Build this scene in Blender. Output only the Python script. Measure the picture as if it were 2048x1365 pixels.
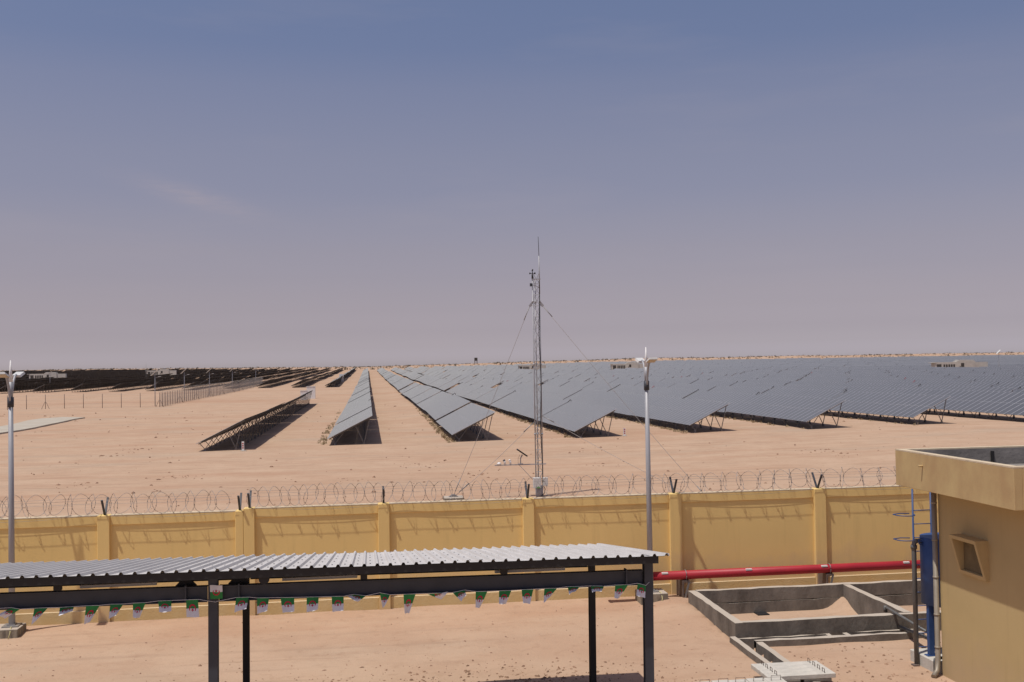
import bpy, math, random
import numpy as np
from mathutils import Matrix, Vector
R_ = math.radians
random.seed(7)
rng = np.random.default_rng(11)
scene = bpy.context.scene
for o in list(bpy.data.objects):
    bpy.data.objects.remove(o, do_unlink=True)
COL = scene.collection

# ------------------------------------------------------------------ camera
CAM_H, FPX, YAW, PITCH, ROLL = 6.8, 2100.0, 0.13714, 0.02408, 0.017
cam_d = bpy.data.cameras.new('camera')
cam_d.sensor_width = 36.0
cam_d.lens = 36.0 * FPX / 2048.0
cam_d.clip_start, cam_d.clip_end = 0.5, 30000.0
cam = bpy.data.objects.new('camera', cam_d)
CAM_R = (Matrix.Rotation(-YAW, 3, 'Z') @ Matrix.Rotation(math.pi / 2 + PITCH, 3, 'X') @ Matrix.Rotation(-ROLL, 3, 'Z'))
cam.matrix_world = Matrix.Translation((0, 0, CAM_H)) @ CAM_R.to_4x4()
COL.objects.link(cam)
scene.camera = cam

# ------------------------------------------------------------------ sky, sun, exposure
SUN_TRAVEL = Vector((0.315, 0.175, -1.0)).normalized()
SUN_EL = math.asin(-SUN_TRAVEL.z)
SUN_AZ = math.atan2(-SUN_TRAVEL.x, -SUN_TRAVEL.y)
world = bpy.data.worlds.new('World')
scene.world = world
world.use_nodes = True
wn, wl = world.node_tree.nodes, world.node_tree.links
wn.clear()
w_out = wn.new('ShaderNodeOutputWorld')
w_bg = wn.new('ShaderNodeBackground')
w_sky = wn.new('ShaderNodeTexSky')
w_sky.sky_type = 'NISHITA'
w_sky.sun_disc = False
w_sky.sun_elevation = SUN_EL
w_sky.sun_rotation = SUN_AZ
w_sky.altitude = 300
w_sky.air_density = 1.0
w_sky.dust_density = 2.0
w_sky.ozone_density = 1.5
w_bg.inputs['Strength'].default_value = 0.10
# dusty desert air: a tint that depends on elevation only, all the way round
w_tc = wn.new('ShaderNodeTexCoord')
w_sep = wn.new('ShaderNodeSeparateXYZ')
w_ramp = wn.new('ShaderNodeValToRGB')
SKY_STOPS = [(0.004, (1.866, 1.62, 1.918)), (0.0088, (1.749, 1.538, 1.906)), (0.0136, (1.537, 1.36, 1.728)), (0.0193, (1.332, 1.163, 1.477)), (0.0264, (1.171, 1.002, 1.274)), (0.0336, (1.054, 0.878, 1.109)), (0.0431, (1.017, 0.818, 0.999)), (0.0549, (0.977, 0.753, 0.879)), (0.0691, (0.964, 0.717, 0.797)), (0.0856, (0.955, 0.694, 0.742)), (0.1091, (0.981, 0.696, 0.706)), (0.137, (0.992, 0.707, 0.701)), (0.1646, (0.976, 0.711, 0.708)), (0.1963, (1.015, 0.741, 0.721)), (0.2274, (1.008, 0.753, 0.74)), (0.2579, (0.987, 0.76, 0.76)), (0.2917, (0.874, 0.734, 0.776)), (0.3261, (0.882, 0.757, 0.802))]
w_mul = wn.new('ShaderNodeMix'); w_mul.data_type = 'RGBA'; w_mul.blend_type = 'MULTIPLY'
w_mul.inputs['Factor'].default_value = 1.0
wl.new(w_tc.outputs['Generated'], w_sep.inputs[0])
wl.new(w_sep.outputs['Z'], w_ramp.inputs['Fac'])
wl.new(w_sky.outputs['Color'], w_mul.inputs['A'])
wl.new(w_ramp.outputs['Color'], w_mul.inputs['B'])
w_map = wn.new('ShaderNodeMapping'); w_map.inputs['Scale'].default_value = (2.2, 2.2, 14.0); w_map.inputs['Rotation'].default_value = (0.0, 0.12, 0.4)
w_nz = wn.new('ShaderNodeTexNoise'); w_nz.inputs['Scale'].default_value = 1.3; w_nz.inputs['Detail'].default_value = 6; w_nz.inputs['Roughness'].default_value = 0.55
w_mr = wn.new('ShaderNodeMapRange'); w_mr.inputs['From Min'].default_value = 0.52; w_mr.inputs['From Max'].default_value = 0.80; w_mr.inputs['To Max'].default_value = 0.14
w_cl = wn.new('ShaderNodeMix'); w_cl.data_type = 'RGBA'; w_cl.inputs['B'].default_value = (4.1, 3.55, 3.75, 1)
wl.new(w_tc.outputs['Generated'], w_map.inputs['Vector']); wl.new(w_map.outputs[0], w_nz.inputs['Vector'])
wl.new(w_nz.outputs['Fac'], w_mr.inputs['Value']); wl.new(w_mr.outputs[0], w_cl.inputs['Factor'])
wl.new(w_mul.outputs['Result'], w_cl.inputs['A'])
def w_dot(v):
    a = wn.new('ShaderNodeVectorMath'); a.operation = 'DOT_PRODUCT'; a.inputs[1].default_value = v
    wl.new(w_tc.outputs['Generated'], a.inputs[0]); return a.outputs['Value']
def w_math(op, a, b=None):
    q_ = wn.new('ShaderNodeMath'); q_.operation = op
    for i_, s_ in enumerate((a, b)):
        if s_ is None: continue
        if isinstance(s_, (int, float)): q_.inputs[i_].default_value = s_
        else: wl.new(s_, q_.inputs[i_])
    return q_.outputs[0]
def w_ray(u, v):
    return (CAM_R @ Vector(((u-1024)/FPX, -(v-682.5)/FPX, -1.0))).normalized()
w_c, w_e = w_ray(390, 395), w_ray(470, 418)
w_a = (w_e-w_c).normalized(); w_b = w_c.cross(w_a).normalized()
w_du = w_math('DIVIDE', w_math('SUBTRACT', w_dot(w_a), w_c.dot(w_a)), 0.052)
w_dv = w_math('DIVIDE', w_math('SUBTRACT', w_dot(w_b), w_c.dot(w_b)), 0.0085)
w_g = w_math('EXPONENT', w_math('MULTIPLY', w_math('ADD', w_math('POWER', w_math('ABSOLUTE', w_du), 2.0), w_math('POWER', w_math('ABSOLUTE', w_dv), 2.0)), -1.0))
w_n2 = wn.new('ShaderNodeTexNoise'); w_n2.inputs['Scale'].default_value = 26; w_n2.inputs['Detail'].default_value = 5
wl.new(w_map.outputs[0], w_n2.inputs['Vector'])
w_f = w_math('MULTIPLY', w_math('MULTIPLY', w_g, w_n2.outputs['Fac']), 0.42)
w_wi = wn.new('ShaderNodeMix'); w_wi.data_type = 'RGBA'; w_wi.inputs['B'].default_value = (4.4, 3.6, 3.7, 1)
wl.new(w_f, w_wi.inputs['Factor']); wl.new(w_cl.outputs['Result'], w_wi.inputs['A'])
wl.new(w_wi.outputs['Result'], w_bg.inputs['Color'])
wl.new(w_bg.outputs[0], w_out.inputs['Surface'])
while len(w_ramp.color_ramp.elements) > 1:
    w_ramp.color_ramp.elements.remove(w_ramp.color_ramp.elements[-1])
for i, (p, c) in enumerate(SKY_STOPS):
    e = w_ramp.color_ramp.elements[0] if i == 0 else w_ramp.color_ramp.elements.new(p)
    e.position = p
    e.color = (*c, 1)

sun_d = bpy.data.lights.new('sun', 'SUN')
sun_d.energy = 3.35
sun_d.angle = R_(0.53)
sun_d.color = (1.0, 0.95, 0.88)
sun = bpy.data.objects.new('sun', sun_d)
sun.rotation_euler = SUN_TRAVEL.to_track_quat('-Z', 'Y').to_euler()
sun.location = (-20, -10, 60)
COL.objects.link(sun)
vs = scene.view_settings
vs.view_transform = 'Standard'
vs.look = 'None'
vs.exposure = 0.10
vs.gamma = 1.0
vs.use_curve_mapping = False

# ------------------------------------------------------------------ helpers
def ray(u, v):
    return CAM_R @ Vector(((u - 1024) / FPX, -(v - 682.5) / FPX, -1.0))
def at_z(u, v, z=0.0):
    d = ray(u, v); t = (z - CAM_H) / d.z
    return Vector((0, 0, CAM_H)) + d * t
def at_y(u, v, y):
    d = ray(u, v)
    return Vector((0, 0, CAM_H)) + d * (y / d.y)
def sm(t):
    t = np.clip(t, 0, 1)
    return t * t * (3 - 2 * t)

class MB:
    """collects shapes, then builds ONE mesh object"""
    def __init__(s):
        s.v, s.f, s.m, s.s = [], [], [], []
    def add(s, verts, faces, mi=0, smooth=False):
        b = len(s.v)
        s.v.extend([tuple(p) for p in verts])
        for f in faces:
            s.f.append(tuple(b + i for i in f)); s.m.append(mi); s.s.append(smooth)
        return s
    def box(s, x0, x1, y0, y1, z0, z1, mi=0):
        v = [(x0,y0,z0),(x1,y0,z0),(x1,y1,z0),(x0,y1,z0),(x0,y0,z1),(x1,y0,z1),(x1,y1,z1),(x0,y1,z1)]
        return s.add(v, [(0,3,2,1),(4,5,6,7),(0,1,5,4),(1,2,6,5),(2,3,7,6),(3,0,4,7)], mi)
    def bar(s, a, b, w, h, mi=0, up=(0,0,1)):
        a, b = Vector(a), Vector(b)
        d = (b - a).normalized(); u = Vector(up)
        if abs(d.dot(u)) > 0.98: u = Vector((0,1,0))
        x = d.cross(u).normalized() * (w/2); y = x.cross(d).normalized() * (h/2)
        v = [a-x-y, a+x-y, a+x+y, a-x+y, b-x-y, b+x-y, b+x+y, b-x+y]
        return s.add(v, [(0,1,2,3),(7,6,5,4),(0,4,5,1),(1,5,6,2),(2,6,7,3),(3,7,4,0)], mi)
    def tube(s, pts, r, n=8, mi=0, caps=True, smooth=True):
        pts = [Vector(p) for p in pts]
        rr = r if isinstance(r, (list, tuple)) else [r]*len(pts)
        b = len(s.v); k = len(pts)
        ref = None
        for i, p in enumerate(pts):
            d = (pts[min(i+1,k-1)] - pts[max(i-1,0)]).normalized()
            if ref is None:
                ref = Vector((0,0,1)) if abs(d.z) < 0.9 else Vector((1,0,0))
            x = d.cross(ref)
            if x.length < 1e-4: x = d.cross(Vector((0,1,0.3)))
            x.normalize(); y = d.cross(x).normalized(); ref = -y if False else ref
            for j in range(n):
                a = 2*math.pi*j/n
                s.v.append(tuple(p + x*(rr[i]*math.cos(a)) + y*(rr[i]*math.sin(a))))
        for i in range(k-1):
            for j in range(n):
                j2 = (j+1) % n
                s.f.append((b+i*n+j, b+i*n+j2, b+(i+1)*n+j2, b+(i+1)*n+j)); s.m.append(mi); s.s.append(smooth)
        if caps:
            s.f.append(tuple(b+j for j in reversed(range(n)))); s.m.append(mi); s.s.append(False)
            s.f.append(tuple(b+(k-1)*n+j for j in range(n))); s.m.append(mi); s.s.append(False)
        return s
    def cyl(s, c, r, z0, z1, n=20, mi=0, r2=None):
        return s.tube([(c[0],c[1],z0),(c[0],c[1],z1)], [r, r if r2 is None else r2], n, mi)
    def prism(s, poly, a, b, axis='y', mi=0):
        """extrude a 2-D polygon (x,z) along y, or (y,z) along x, or (x,y) along z"""
        def P(p, t):
            return (p[0],t,p[1]) if axis=='y' else ((t,p[0],p[1]) if axis=='x' else (p[0],p[1],t))
        n = len(poly)
        v = [P(p,a) for p in poly] + [P(p,b) for p in poly]
        f = [tuple(range(n)), tuple(reversed(range(n,2*n)))] + [(i,n+i,n+(i+1)%n,(i+1)%n) for i in range(n)]
        return s.add(v, f, mi)
    def mesh(s, name, mats):
        me = bpy.data.meshes.new(name)
        me.from_pydata(s.v, [], s.f)
        for m in (mats if isinstance(mats,(list,tuple)) else [mats]): me.materials.append(m)
        me.polygons.foreach_set('material_index', s.m)
        me.polygons.foreach_set('use_smooth', s.s)
        me.update()
        return me
    def fix(s, name, mats):
        import bmesh
        me = s.mesh(name, mats)
        bm = bmesh.new(); bm.from_mesh(me)
        bmesh.ops.recalc_face_normals(bm, faces=bm.faces)
        bm.to_mesh(me); bm.free()
        return me
    def build(s, name, mats, parent=None, loc=None):
        return link(name, s.fix(name, mats), parent, loc)

def link(name, me, parent=None, loc=None, rot=None):
    o = bpy.data.objects.new(name, me)
    COL.objects.link(o)
    if parent is not None: o.parent = parent
    if loc is not None: o.location = loc
    if rot is not None: o.rotation_euler = rot
    return o
def tag(o, label, cat, group=None):
    o['label'] = label; o['category'] = cat
    if group: o['group'] = group
    return o
def thing(name, label, cat, loc=(0,0,0), group=None, rot=None):
    return tag(link(name, None, None, loc, rot), label, cat, group)
def kind(o, k):
    o['kind'] = k
    return o
def bevel(o, w=0.01, seg=1):
    m = o.modifiers.new('bevel', 'BEVEL'); m.width = w; m.segments = seg; m.limit_method = 'ANGLE'
    return o
ORD = ['first','second','third','fourth','fifth','sixth','seventh','eighth','ninth','tenth','eleventh','twelfth','thirteenth','fourteenth','fifteenth','sixteenth','seventeenth','eighteenth','nineteenth','twentieth']
def ordn(i):
    if i < 20: return ORD[i]
    t = ['twenty','thirty','forty','fifty','sixty'][(i+1)//10-2]
    r = (i+1) % 10
    return {'twenty':'twentieth','thirty':'thirtieth','forty':'fortieth','fifty':'fiftieth','sixty':'sixtieth'}[t] if r == 0 else t + '-' + ORD[r-1]

# ------------------------------------------------------------------ materials
def mat(name, col, rough=0.8, metal=0.0, var=0.12, scale=3.0, bump=0.0, bscale=40.0, tint=None, spec=0.4, coords='Object', stretch=None, detail=5, dust=None, splash=None):
    m = bpy.data.materials.new(name); m.use_nodes = True
    n, l = m.node_tree.nodes, m.node_tree.links
    b = n['Principled BSDF']
    b.inputs['Roughness'].default_value = rough
    b.inputs['Metallic'].default_value = metal
    b.inputs['Specular IOR Level'].default_value = spec
    tc = n.new('ShaderNodeTexCoord'); src = tc.outputs[coords]
    if stretch:
        mp = n.new('ShaderNodeMapping'); mp.inputs['Scale'].default_value = stretch
        l.new(src, mp.inputs['Vector']); src = mp.outputs[0]
    nz = n.new('ShaderNodeTexNoise'); nz.inputs['Scale'].default_value = scale; nz.inputs['Detail'].default_value = detail
    nz.inputs['Roughness'].default_value = 0.6
    l.new(src, nz.inputs['Vector'])
    rp = n.new('ShaderNodeValToRGB')
    lo = tuple(c*(1-var) for c in col) if tint is None else tint
    hi = tuple(min(1, c*(1+var)) for c in col) if tint is None else col
    rp.color_ramp.elements[0].position = 0.32; rp.color_ramp.elements[0].color = (*lo, 1)
    rp.color_ramp.elements[1].position = 0.68; rp.color_ramp.elements[1].color = (*hi, 1)
    l.new(nz.outputs['Fac'], rp.inputs['Fac']); l.new(rp.outputs['Color'], b.inputs['Base Color'])
    if dust is not None:
        g = n.new('ShaderNodeNewGeometry'); sp = n.new('ShaderNodeSeparateXYZ'); l.new(g.outputs['Normal'], sp.inputs[0])
        mr = n.new('ShaderNodeMapRange'); mr.inputs['From Min'].default_value = 0.55; mr.inputs['From Max'].default_value = 0.95; l.new(sp.outputs['Z'], mr.inputs['Value'])
        dx = n.new('ShaderNodeMix'); dx.data_type = 'RGBA'; l.new(mr.outputs[0], dx.inputs['Factor']); l.new(rp.outputs['Color'], dx.inputs['A']); dx.inputs['B'].default_value = (*dust, 1)
        l.new(dx.outputs['Result'], b.inputs['Base Color'])
    if splash is not None:
        g2 = n.new('ShaderNodeNewGeometry'); sz = n.new('ShaderNodeSeparateXYZ'); l.new(g2.outputs['Position'], sz.inputs[0])
        n3 = n.new('ShaderNodeTexNoise'); n3.inputs['Scale'].default_value = 1.1; n3.inputs['Detail'].default_value = 7; n3.inputs['Roughness'].default_value = 0.65
        l.new(g2.outputs['Position'], n3.inputs['Vector'])
        ad = n.new('ShaderNodeMath'); ad.operation = 'MULTIPLY_ADD'; ad.inputs[1].default_value = -2.2; l.new(n3.outputs['Fac'], ad.inputs[0]); l.new(sz.outputs['Z'], ad.inputs[2])
        m3 = n.new('ShaderNodeMapRange'); m3.inputs['From Min'].default_value = -1.0; m3.inputs['From Max'].default_value = 0.15; m3.inputs['To Min'].default_value = 0.75; m3.inputs['To Max'].default_value = 0.0
        l.new(ad.outputs[0], m3.inputs['Value'])
        # thin run-off streaks and faded patches
        mp3 = n.new('ShaderNodeMapping'); mp3.inputs['Scale'].default_value = (5.0,5.0,0.35); l.new(g2.outputs['Position'], mp3.inputs['Vector'])
        n4 = n.new('ShaderNodeTexNoise'); n4.inputs['Scale'].default_value = 0.9; n4.inputs['Detail'].default_value = 5; l.new(mp3.outputs[0], n4.inputs['Vector'])
        m4 = n.new('ShaderNodeMapRange'); m4.inputs['From Min'].default_value = 0.56; m4.inputs['From Max'].default_value = 0.78; m4.inputs['To Max'].default_value = 0.35; l.new(n4.outputs['Fac'], m4.inputs['Value'])
        prev = b.inputs['Base Color'].links[0].from_socket
        x3 = n.new('ShaderNodeMix'); x3.data_type = 'RGBA'; l.new(m3.outputs[0], x3.inputs['Factor']); l.new(prev, x3.inputs['A']); x3.inputs['B'].default_value = (*splash, 1)
        x4 = n.new('ShaderNodeMix'); x4.data_type = 'RGBA'; l.new(m4.outputs[0], x4.inputs['Factor']); l.new(x3.outputs['Result'], x4.inputs['A']); x4.inputs['B'].default_value = tuple(c*0.72 for c in col)+(1,)
        l.new(x4.outputs['Result'], b.inputs['Base Color'])
    if bump:
        n2 = n.new('ShaderNodeTexNoise'); n2.inputs['Scale'].default_value = bscale; n2.inputs['Detail'].default_value = 4
        l.new(src, n2.inputs['Vector'])
        bp = n.new('ShaderNodeBump'); bp.inputs['Strength'].default_value = bump; bp.inputs['Distance'].default_value = 0.02
        l.new(n2.outputs['Fac'], bp.inputs['Height']); l.new(bp.outputs['Normal'], b.inputs['Normal'])
    return m

def sand_material():
    m = bpy.data.materials.new('desert_sand'); m.use_nodes = True
    n, l = m.node_tree.nodes, m.node_tree.links
    b = n['Principled BSDF']; b.inputs['Roughness'].default_value = 0.95; b.inputs['Specular IOR Level'].default_value = 0.1
    geo = n.new('ShaderNodeNewGeometry')
    def noise(scale, stretch, detail=6, rough=0.6):
        mp = n.new('ShaderNodeMapping'); mp.inputs['Scale'].default_value = stretch
        l.new(geo.outputs['Position'], mp.inputs['Vector'])
        z = n.new('ShaderNodeTexNoise'); z.inputs['Scale'].default_value = scale; z.inputs['Detail'].default_value = detail; z.inputs['Roughness'].default_value = rough
        l.new(mp.outputs[0], z.inputs['Vector']); return z.outputs['Fac']
    def ramp(f, p0, p1, a=0.0, c=1.0):
        r = n.new('ShaderNodeMapRange'); r.inputs['From Min'].default_value = p0; r.inputs['From Max'].default_value = p1
        r.inputs['To Min'].default_value = a; r.inputs['To Max'].default_value = c
        l.new(f, r.inputs['Value']); return r.outputs[0]
    def mix(f, a, c):
        x = n.new('ShaderNodeMix'); x.data_type = 'RGBA'
        if f is not None: l.new(f, x.inputs['Factor'])
        for k, s_ in (('A', a), ('B', c)):
            if isinstance(s_, tuple): x.inputs[k].default_value = (*s_, 1)
            else: l.new(s_, x.inputs[k])
        return x.outputs['Result']
    pale, warm, red, grey = (0.475,0.338,0.234), (0.432,0.294,0.200), (0.385,0.228,0.145), (0.40,0.305,0.222)
    c = mix(ramp(noise(0.35,(1,1,1)), 0.36, 0.64), pale, warm)
    c = mix(ramp(noise(0.018,(0.7,1.6,1)), 0.50, 0.70, 0, 0.8), c, red)
    c = mix(ramp(noise(0.10,(0.35,2.2,1),7,0.68), 0.50, 0.70, 0, 0.7), c, red)
    c = mix(ramp(noise(0.06,(1,2.5,1),6), 0.54, 0.70, 0, 0.8), c, grey)
    c = mix(ramp(noise(0.55,(0.6,1.5,1),8,0.7), 0.54, 0.70, 0, 0.55), c, (0.345,0.222,0.148))
    c = mix(ramp(noise(0.23,(0.8,1.2,1),7,0.66), 0.52, 0.66, 0, 0.45), c, (0.50,0.352,0.245))
    # wheel tracks: thin broken lines swept across the sand
    mp = n.new('ShaderNodeMapping'); mp.inputs['Scale'].default_value = (0.10, 0.55, 1); l.new(geo.outputs['Position'], mp.inputs['Vector'])
    wv = n.new('ShaderNodeTexWave'); wv.bands_direction = 'Y'; wv.inputs['Scale'].default_value = 0.55; wv.inputs['Distortion'].default_value = 9.0; wv.inputs['Detail'].default_value = 2.5; wv.inputs['Detail Scale'].default_value = 0.6
    l.new(mp.outputs[0], wv.inputs['Vector'])
    tr = n.new('ShaderNodeMath'); tr.operation = 'MULTIPLY'
    l.new(ramp(wv.outputs['Fac'], 0.90, 0.985, 0, 0.55), tr.inputs[0]); l.new(ramp(noise(0.09,(1,1.6,1),4), 0.50, 0.62), tr.inputs[1])
    c = mix(tr.outputs[0], c, (0.33,0.225,0.155))
    # two vehicle tracks running past the row ends, each a pair of wheel lines
    ps = n.new('ShaderNodeSeparateXYZ'); l.new(geo.outputs['Position'], ps.inputs[0])
    def mth(op, a, b_=None):
        q_ = n.new('ShaderNodeMath'); q_.operation = op
        for i_, s_ in enumerate((a, b_)):
            if s_ is None: continue
            if isinstance(s_, (int, float)): q_.inputs[i_].default_value = s_
            else: l.new(s_, q_.inputs[i_])
        return q_.outputs[0]
    mask = ramp(noise(0.22,(1,1,1),5,0.7), 0.40, 0.58)
    for (t0, f1, p1, amp) in ((66.0,0.045,0.6,3.2),(83.5,0.03,2.1,1.6),(75.0,0.065,4.0,4.5)):
        tt = mth('ADD', ps.outputs['Y'], mth('MULTIPLY', mth('SINE', mth('ADD', mth('MULTIPLY', ps.outputs['X'], f1), p1)), amp))
        dd = mth('ABSOLUTE', mth('SUBTRACT', mth('ABSOLUTE', mth('SUBTRACT', tt, t0)), 0.85))
        c = mix(mth('MULTIPLY', ramp(dd, 0.12, 0.42, 0.55, 0.0), mask), c, (0.35,0.235,0.16))
    c = mix(ramp(noise(2.4,(1,1,1),6,0.72), 0.54, 0.76, 0, 0.6), c, (0.30,0.185,0.118))
    c = mix(ramp(noise(26,(1,1,1),3,0.7), 0.60, 0.75, 0, 0.45), c, (0.27,0.175,0.115))
    l.new(c, b.inputs['Base Color'])
    h1 = noise(0.9,(1,1.3,1),9,0.66); h2 = noise(9,(1,1,1),6,0.7)
    bp = n.new('ShaderNodeBump'); bp.inputs['Strength'].default_value = 0.38; bp.inputs['Distance'].default_value = 0.10
    ru = n.new('ShaderNodeMath'); ru.operation = 'MULTIPLY_ADD'; ru.inputs[1].default_value = -0.35; l.new(tr.outputs[0], ru.inputs[0]); l.new(h1, ru.inputs[2])
    l.new(ru.outputs[0], bp.inputs['Height'])
    bp2 = n.new('ShaderNodeBump'); bp2.inputs['Strength'].default_value = 0.5; bp2.inputs['Distance'].default_value = 0.03
    l.new(h2, bp2.inputs['Height']); l.new(bp.outputs['Normal'], bp2.inputs['Normal'])
    l.new(bp2.outputs['Normal'], b.inputs['Normal'])
    return m

def glass_panel_material(name, stripes=False):
    m = bpy.data.materials.new(name); m.use_nodes = True
    n, l = m.node_tree.nodes, m.node_tree.links
    b = n['Principled BSDF']
    b.inputs['Roughness'].default_value = 0.24
    b.inputs['Specular IOR Level'].default_value = 0.5
    geo = n.new('ShaderNodeNewGeometry')
    nz = n.new('ShaderNodeTexNoise'); nz.inputs['Scale'].default_value = 0.12; nz.inputs['Detail'].default_value = 6
    l.new(geo.outputs['Position'], nz.inputs['Vector'])
    rp = n.new('ShaderNodeValToRGB')
    rp.color_ramp.elements[0].position = 0.3; rp.color_ramp.elements[0].color = (0.034,0.036,0.042,1)
    rp.color_ramp.elements[1].position = 0.7; rp.color_ramp.elements[1].color = (0.048,0.049,0.055,1)
    l.new(nz.outputs['Fac'], rp.inputs['Fac'])
    l.new(rp.outputs['Color'], b.inputs['Base Color'])
    b.inputs['Sheen Weight'].default_value = 1.0
    b.inputs['Sheen Roughness'].default_value = 0.38
    b.inputs['Sheen Tint'].default_value = (0.76,0.78,0.74,1)
    # a thin film of dust: it veils the pane more the flatter one looks across it
    fz = n.new('ShaderNodeFresnel'); fz.inputs['IOR'].default_value = 1.12
    df = n.new('ShaderNodeBsdfDiffuse'); df.inputs['Color'].default_value = (0.305,0.31,0.30,1)
    ms = n.new('ShaderNodeMixShader'); l.new(fz.outputs[0], ms.inputs[0]); l.new(b.outputs[0], ms.inputs[1]); l.new(df.outputs[0], ms.inputs[2])
    l.new(ms.outputs[0], n['Material Output'].inputs['Surface'])
    if stripes:
        tc = n.new('ShaderNodeTexCoord'); sp = n.new('ShaderNodeSeparateXYZ'); l.new(tc.outputs['UV'], sp.inputs[0])
        def line(sock, period, width):
            a = n.new('ShaderNodeMath'); a.operation = 'PINGPONG'; a.inputs[1].default_value = period/2; l.new(sock, a.inputs[0])
            c = n.new('ShaderNodeMath'); c.operation = 'LESS_THAN'; c.inputs[1].default_value = width; l.new(a.outputs[0], c.inputs[0]); return c.outputs[0]
        mx = n.new('ShaderNodeMath'); mx.operation = 'MAXIMUM'
        l.new(line(sp.outputs['X'], 1.13, 0.04), mx.inputs[0]); l.new(line(sp.outputs['Y'], 2.25, 0.04), mx.inputs[1])
        x = n.new('ShaderNodeMix'); x.data_type = 'RGBA'; l.new(mx.outputs[0], x.inputs['Factor']); l.new(rp.outputs['Color'], x.inputs['A']); x.inputs['B'].default_value = (0.42,0.42,0.42,1)
        l.new(x.outputs['Result'], b.inputs['Base Color'])
    return m

M = {}
M['sand'] = sand_material()
M['glass'] = glass_panel_material('dusty_solar_glass')
M['glass_far'] = glass_panel_material('dusty_solar_glass_far', True)
M['alu'] = mat('aluminium_frame', (0.50,0.50,0.505), 0.5, 0.2, 0.05, 2)
M['back'] = mat('panel_backsheet', (0.03,0.0285,0.028), 0.75, 0, 0.2, 0.8)
M['strut'] = mat('dull_grey_steel', (0.19,0.18,0.17), 0.65, 0.3, 0.15, 2)
M['galv'] = mat('galvanised_steel', (0.27,0.262,0.255), 0.55, 0.45, 0.15, 2)
M['rust'] = mat('weathered_steel', (0.17,0.13,0.11), 0.8, 0.2, 0.25, 3)
M['yellow'] = mat('yellow_render', (0.80,0.58,0.235), 0.92, 0, 0.0, 0.55, 0.10, 30, tint=(0.74,0.535,0.215), spec=0.15, splash=(0.60,0.44,0.26), stretch=(1,1,0.45), coords='Object')
M['bldg'] = mat('building_yellow_paint', (0.50,0.375,0.185), 0.9, 0, 0.0, 0.8, 0.08, 30, tint=(0.46,0.345,0.168), spec=0.15, splash=(0.44,0.33,0.20))
M['yellow_b'] = mat('pale_yellow_paint', (0.535,0.405,0.20), 0.9, 0, 0.0, 1.6, 0.10, 30, tint=(0.43,0.295,0.15), spec=0.15, stretch=(1,1,0.6))
M['plinth'] = mat('dusty_plinth_render', (0.66,0.515,0.27), 0.92, 0, 0.0, 1.5, 0.4, 25, tint=(0.60,0.44,0.20), spec=0.15, dust=(0.62,0.50,0.36))
M['cream'] = mat('cream_coping', (0.56,0.46,0.32), 0.9, 0, 0.12, 6)
M['conc'] = mat('cast_concrete', (0.225,0.20,0.17), 0.92, 0, 0.0, 2.2, 0.5, 18, tint=(0.12,0.105,0.09), spec=0.15, stretch=(1,1,0.55), dust=(0.44,0.385,0.315))
M['slab'] = mat('pale_concrete_slab', (0.50,0.475,0.42), 0.92, 0, 0.1, 5, 0.4, 30, spec=0.15)
M['block'] = mat('block_concrete', (0.34,0.30,0.23), 0.92, 0, 0.0, 4, 0.5, 22, tint=(0.15,0.13,0.105), spec=0.15, stretch=(2.5,2.5,0.5), dust=(0.44,0.38,0.31))
M['pad'] = mat('dusty_concrete_pad', (0.44,0.41,0.34), 0.92, 0, 0.1, 0.25, 0.2, 8, tint=(0.40,0.345,0.27))
M['white_roof'] = mat('white_roof_sheet', (0.58,0.56,0.535), 0.55, 0.0, 0.0, 1.2, 0, tint=(0.50,0.48,0.455), stretch=(2,0.5,1))
M['char'] = mat('charcoal_steel', (0.046,0.051,0.062), 0.55, 0.0, 0.15, 3)
M['black'] = mat('black_steel', (0.018,0.017,0.017), 0.6, 0.0, 0.2, 3)
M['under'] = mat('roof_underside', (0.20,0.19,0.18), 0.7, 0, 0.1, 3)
M['red'] = mat('red_pipe_paint', (0.37,0.020,0.032), 0.5, 0, 0.10, 1.5)
M['grey_pipe'] = mat('grey_pipe', (0.13,0.13,0.125), 0.5, 0.2, 0.15, 4)
M['pole'] = mat('grey_pole_paint', (0.34,0.345,0.36), 0.5, 0.15, 0.06, 2)
M['white'] = mat('white_paint', (0.74,0.73,0.71), 0.6, 0, 0.05, 3)
M['lamp_glass'] = mat('lamp_lens', (0.42,0.34,0.22), 0.4, 0, 0.05, 5)
M['blue'] = mat('blue_paint', (0.035,0.075,0.20), 0.5, 0, 0.12, 3)
M['green'] = mat('green_flag_cloth', (0.035,0.22,0.055), 0.85, 0, 0.1, 8)
M['flag_white'] = mat('white_flag_cloth', (0.72,0.71,0.73), 0.85, 0, 0.05, 8)
M['flag_red'] = mat('red_flag_print', (0.50,0.015,0.05), 0.85, 0, 0.05, 8)
M['wire'] = mat('razor_wire', (0.33,0.30,0.28), 0.6, 0.4, 0.15, 4)
M['cable'] = mat('black_cable', (0.02,0.02,0.022), 0.6, 0, 0.1, 5)
M['boxgrey'] = mat('grey_cabinet', (0.56,0.56,0.54), 0.6, 0, 0.06, 3)
M['greenlabel'] = mat('green_label', (0.10,0.30,0.08), 0.6, 0, 0.05, 3)
M['station'] = mat('cream_container', (0.50,0.48,0.43), 0.7, 0, 0.08, 1)
M['dark'] = mat('dark_opening', (0.06,0.055,0.05), 0.8, 0, 0.1, 1)
M['stone'] = mat('brown_stone', (0.27,0.165,0.105), 0.9, 0, 0.3, 2)
M['shrub'] = mat('dry_shrub', (0.13,0.105,0.07), 0.9, 0, 0.3, 0.4, coords='Object')
M['straw'] = mat('dry_straw', (0.33,0.25,0.15), 0.9, 0, 0.25, 2)
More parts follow.
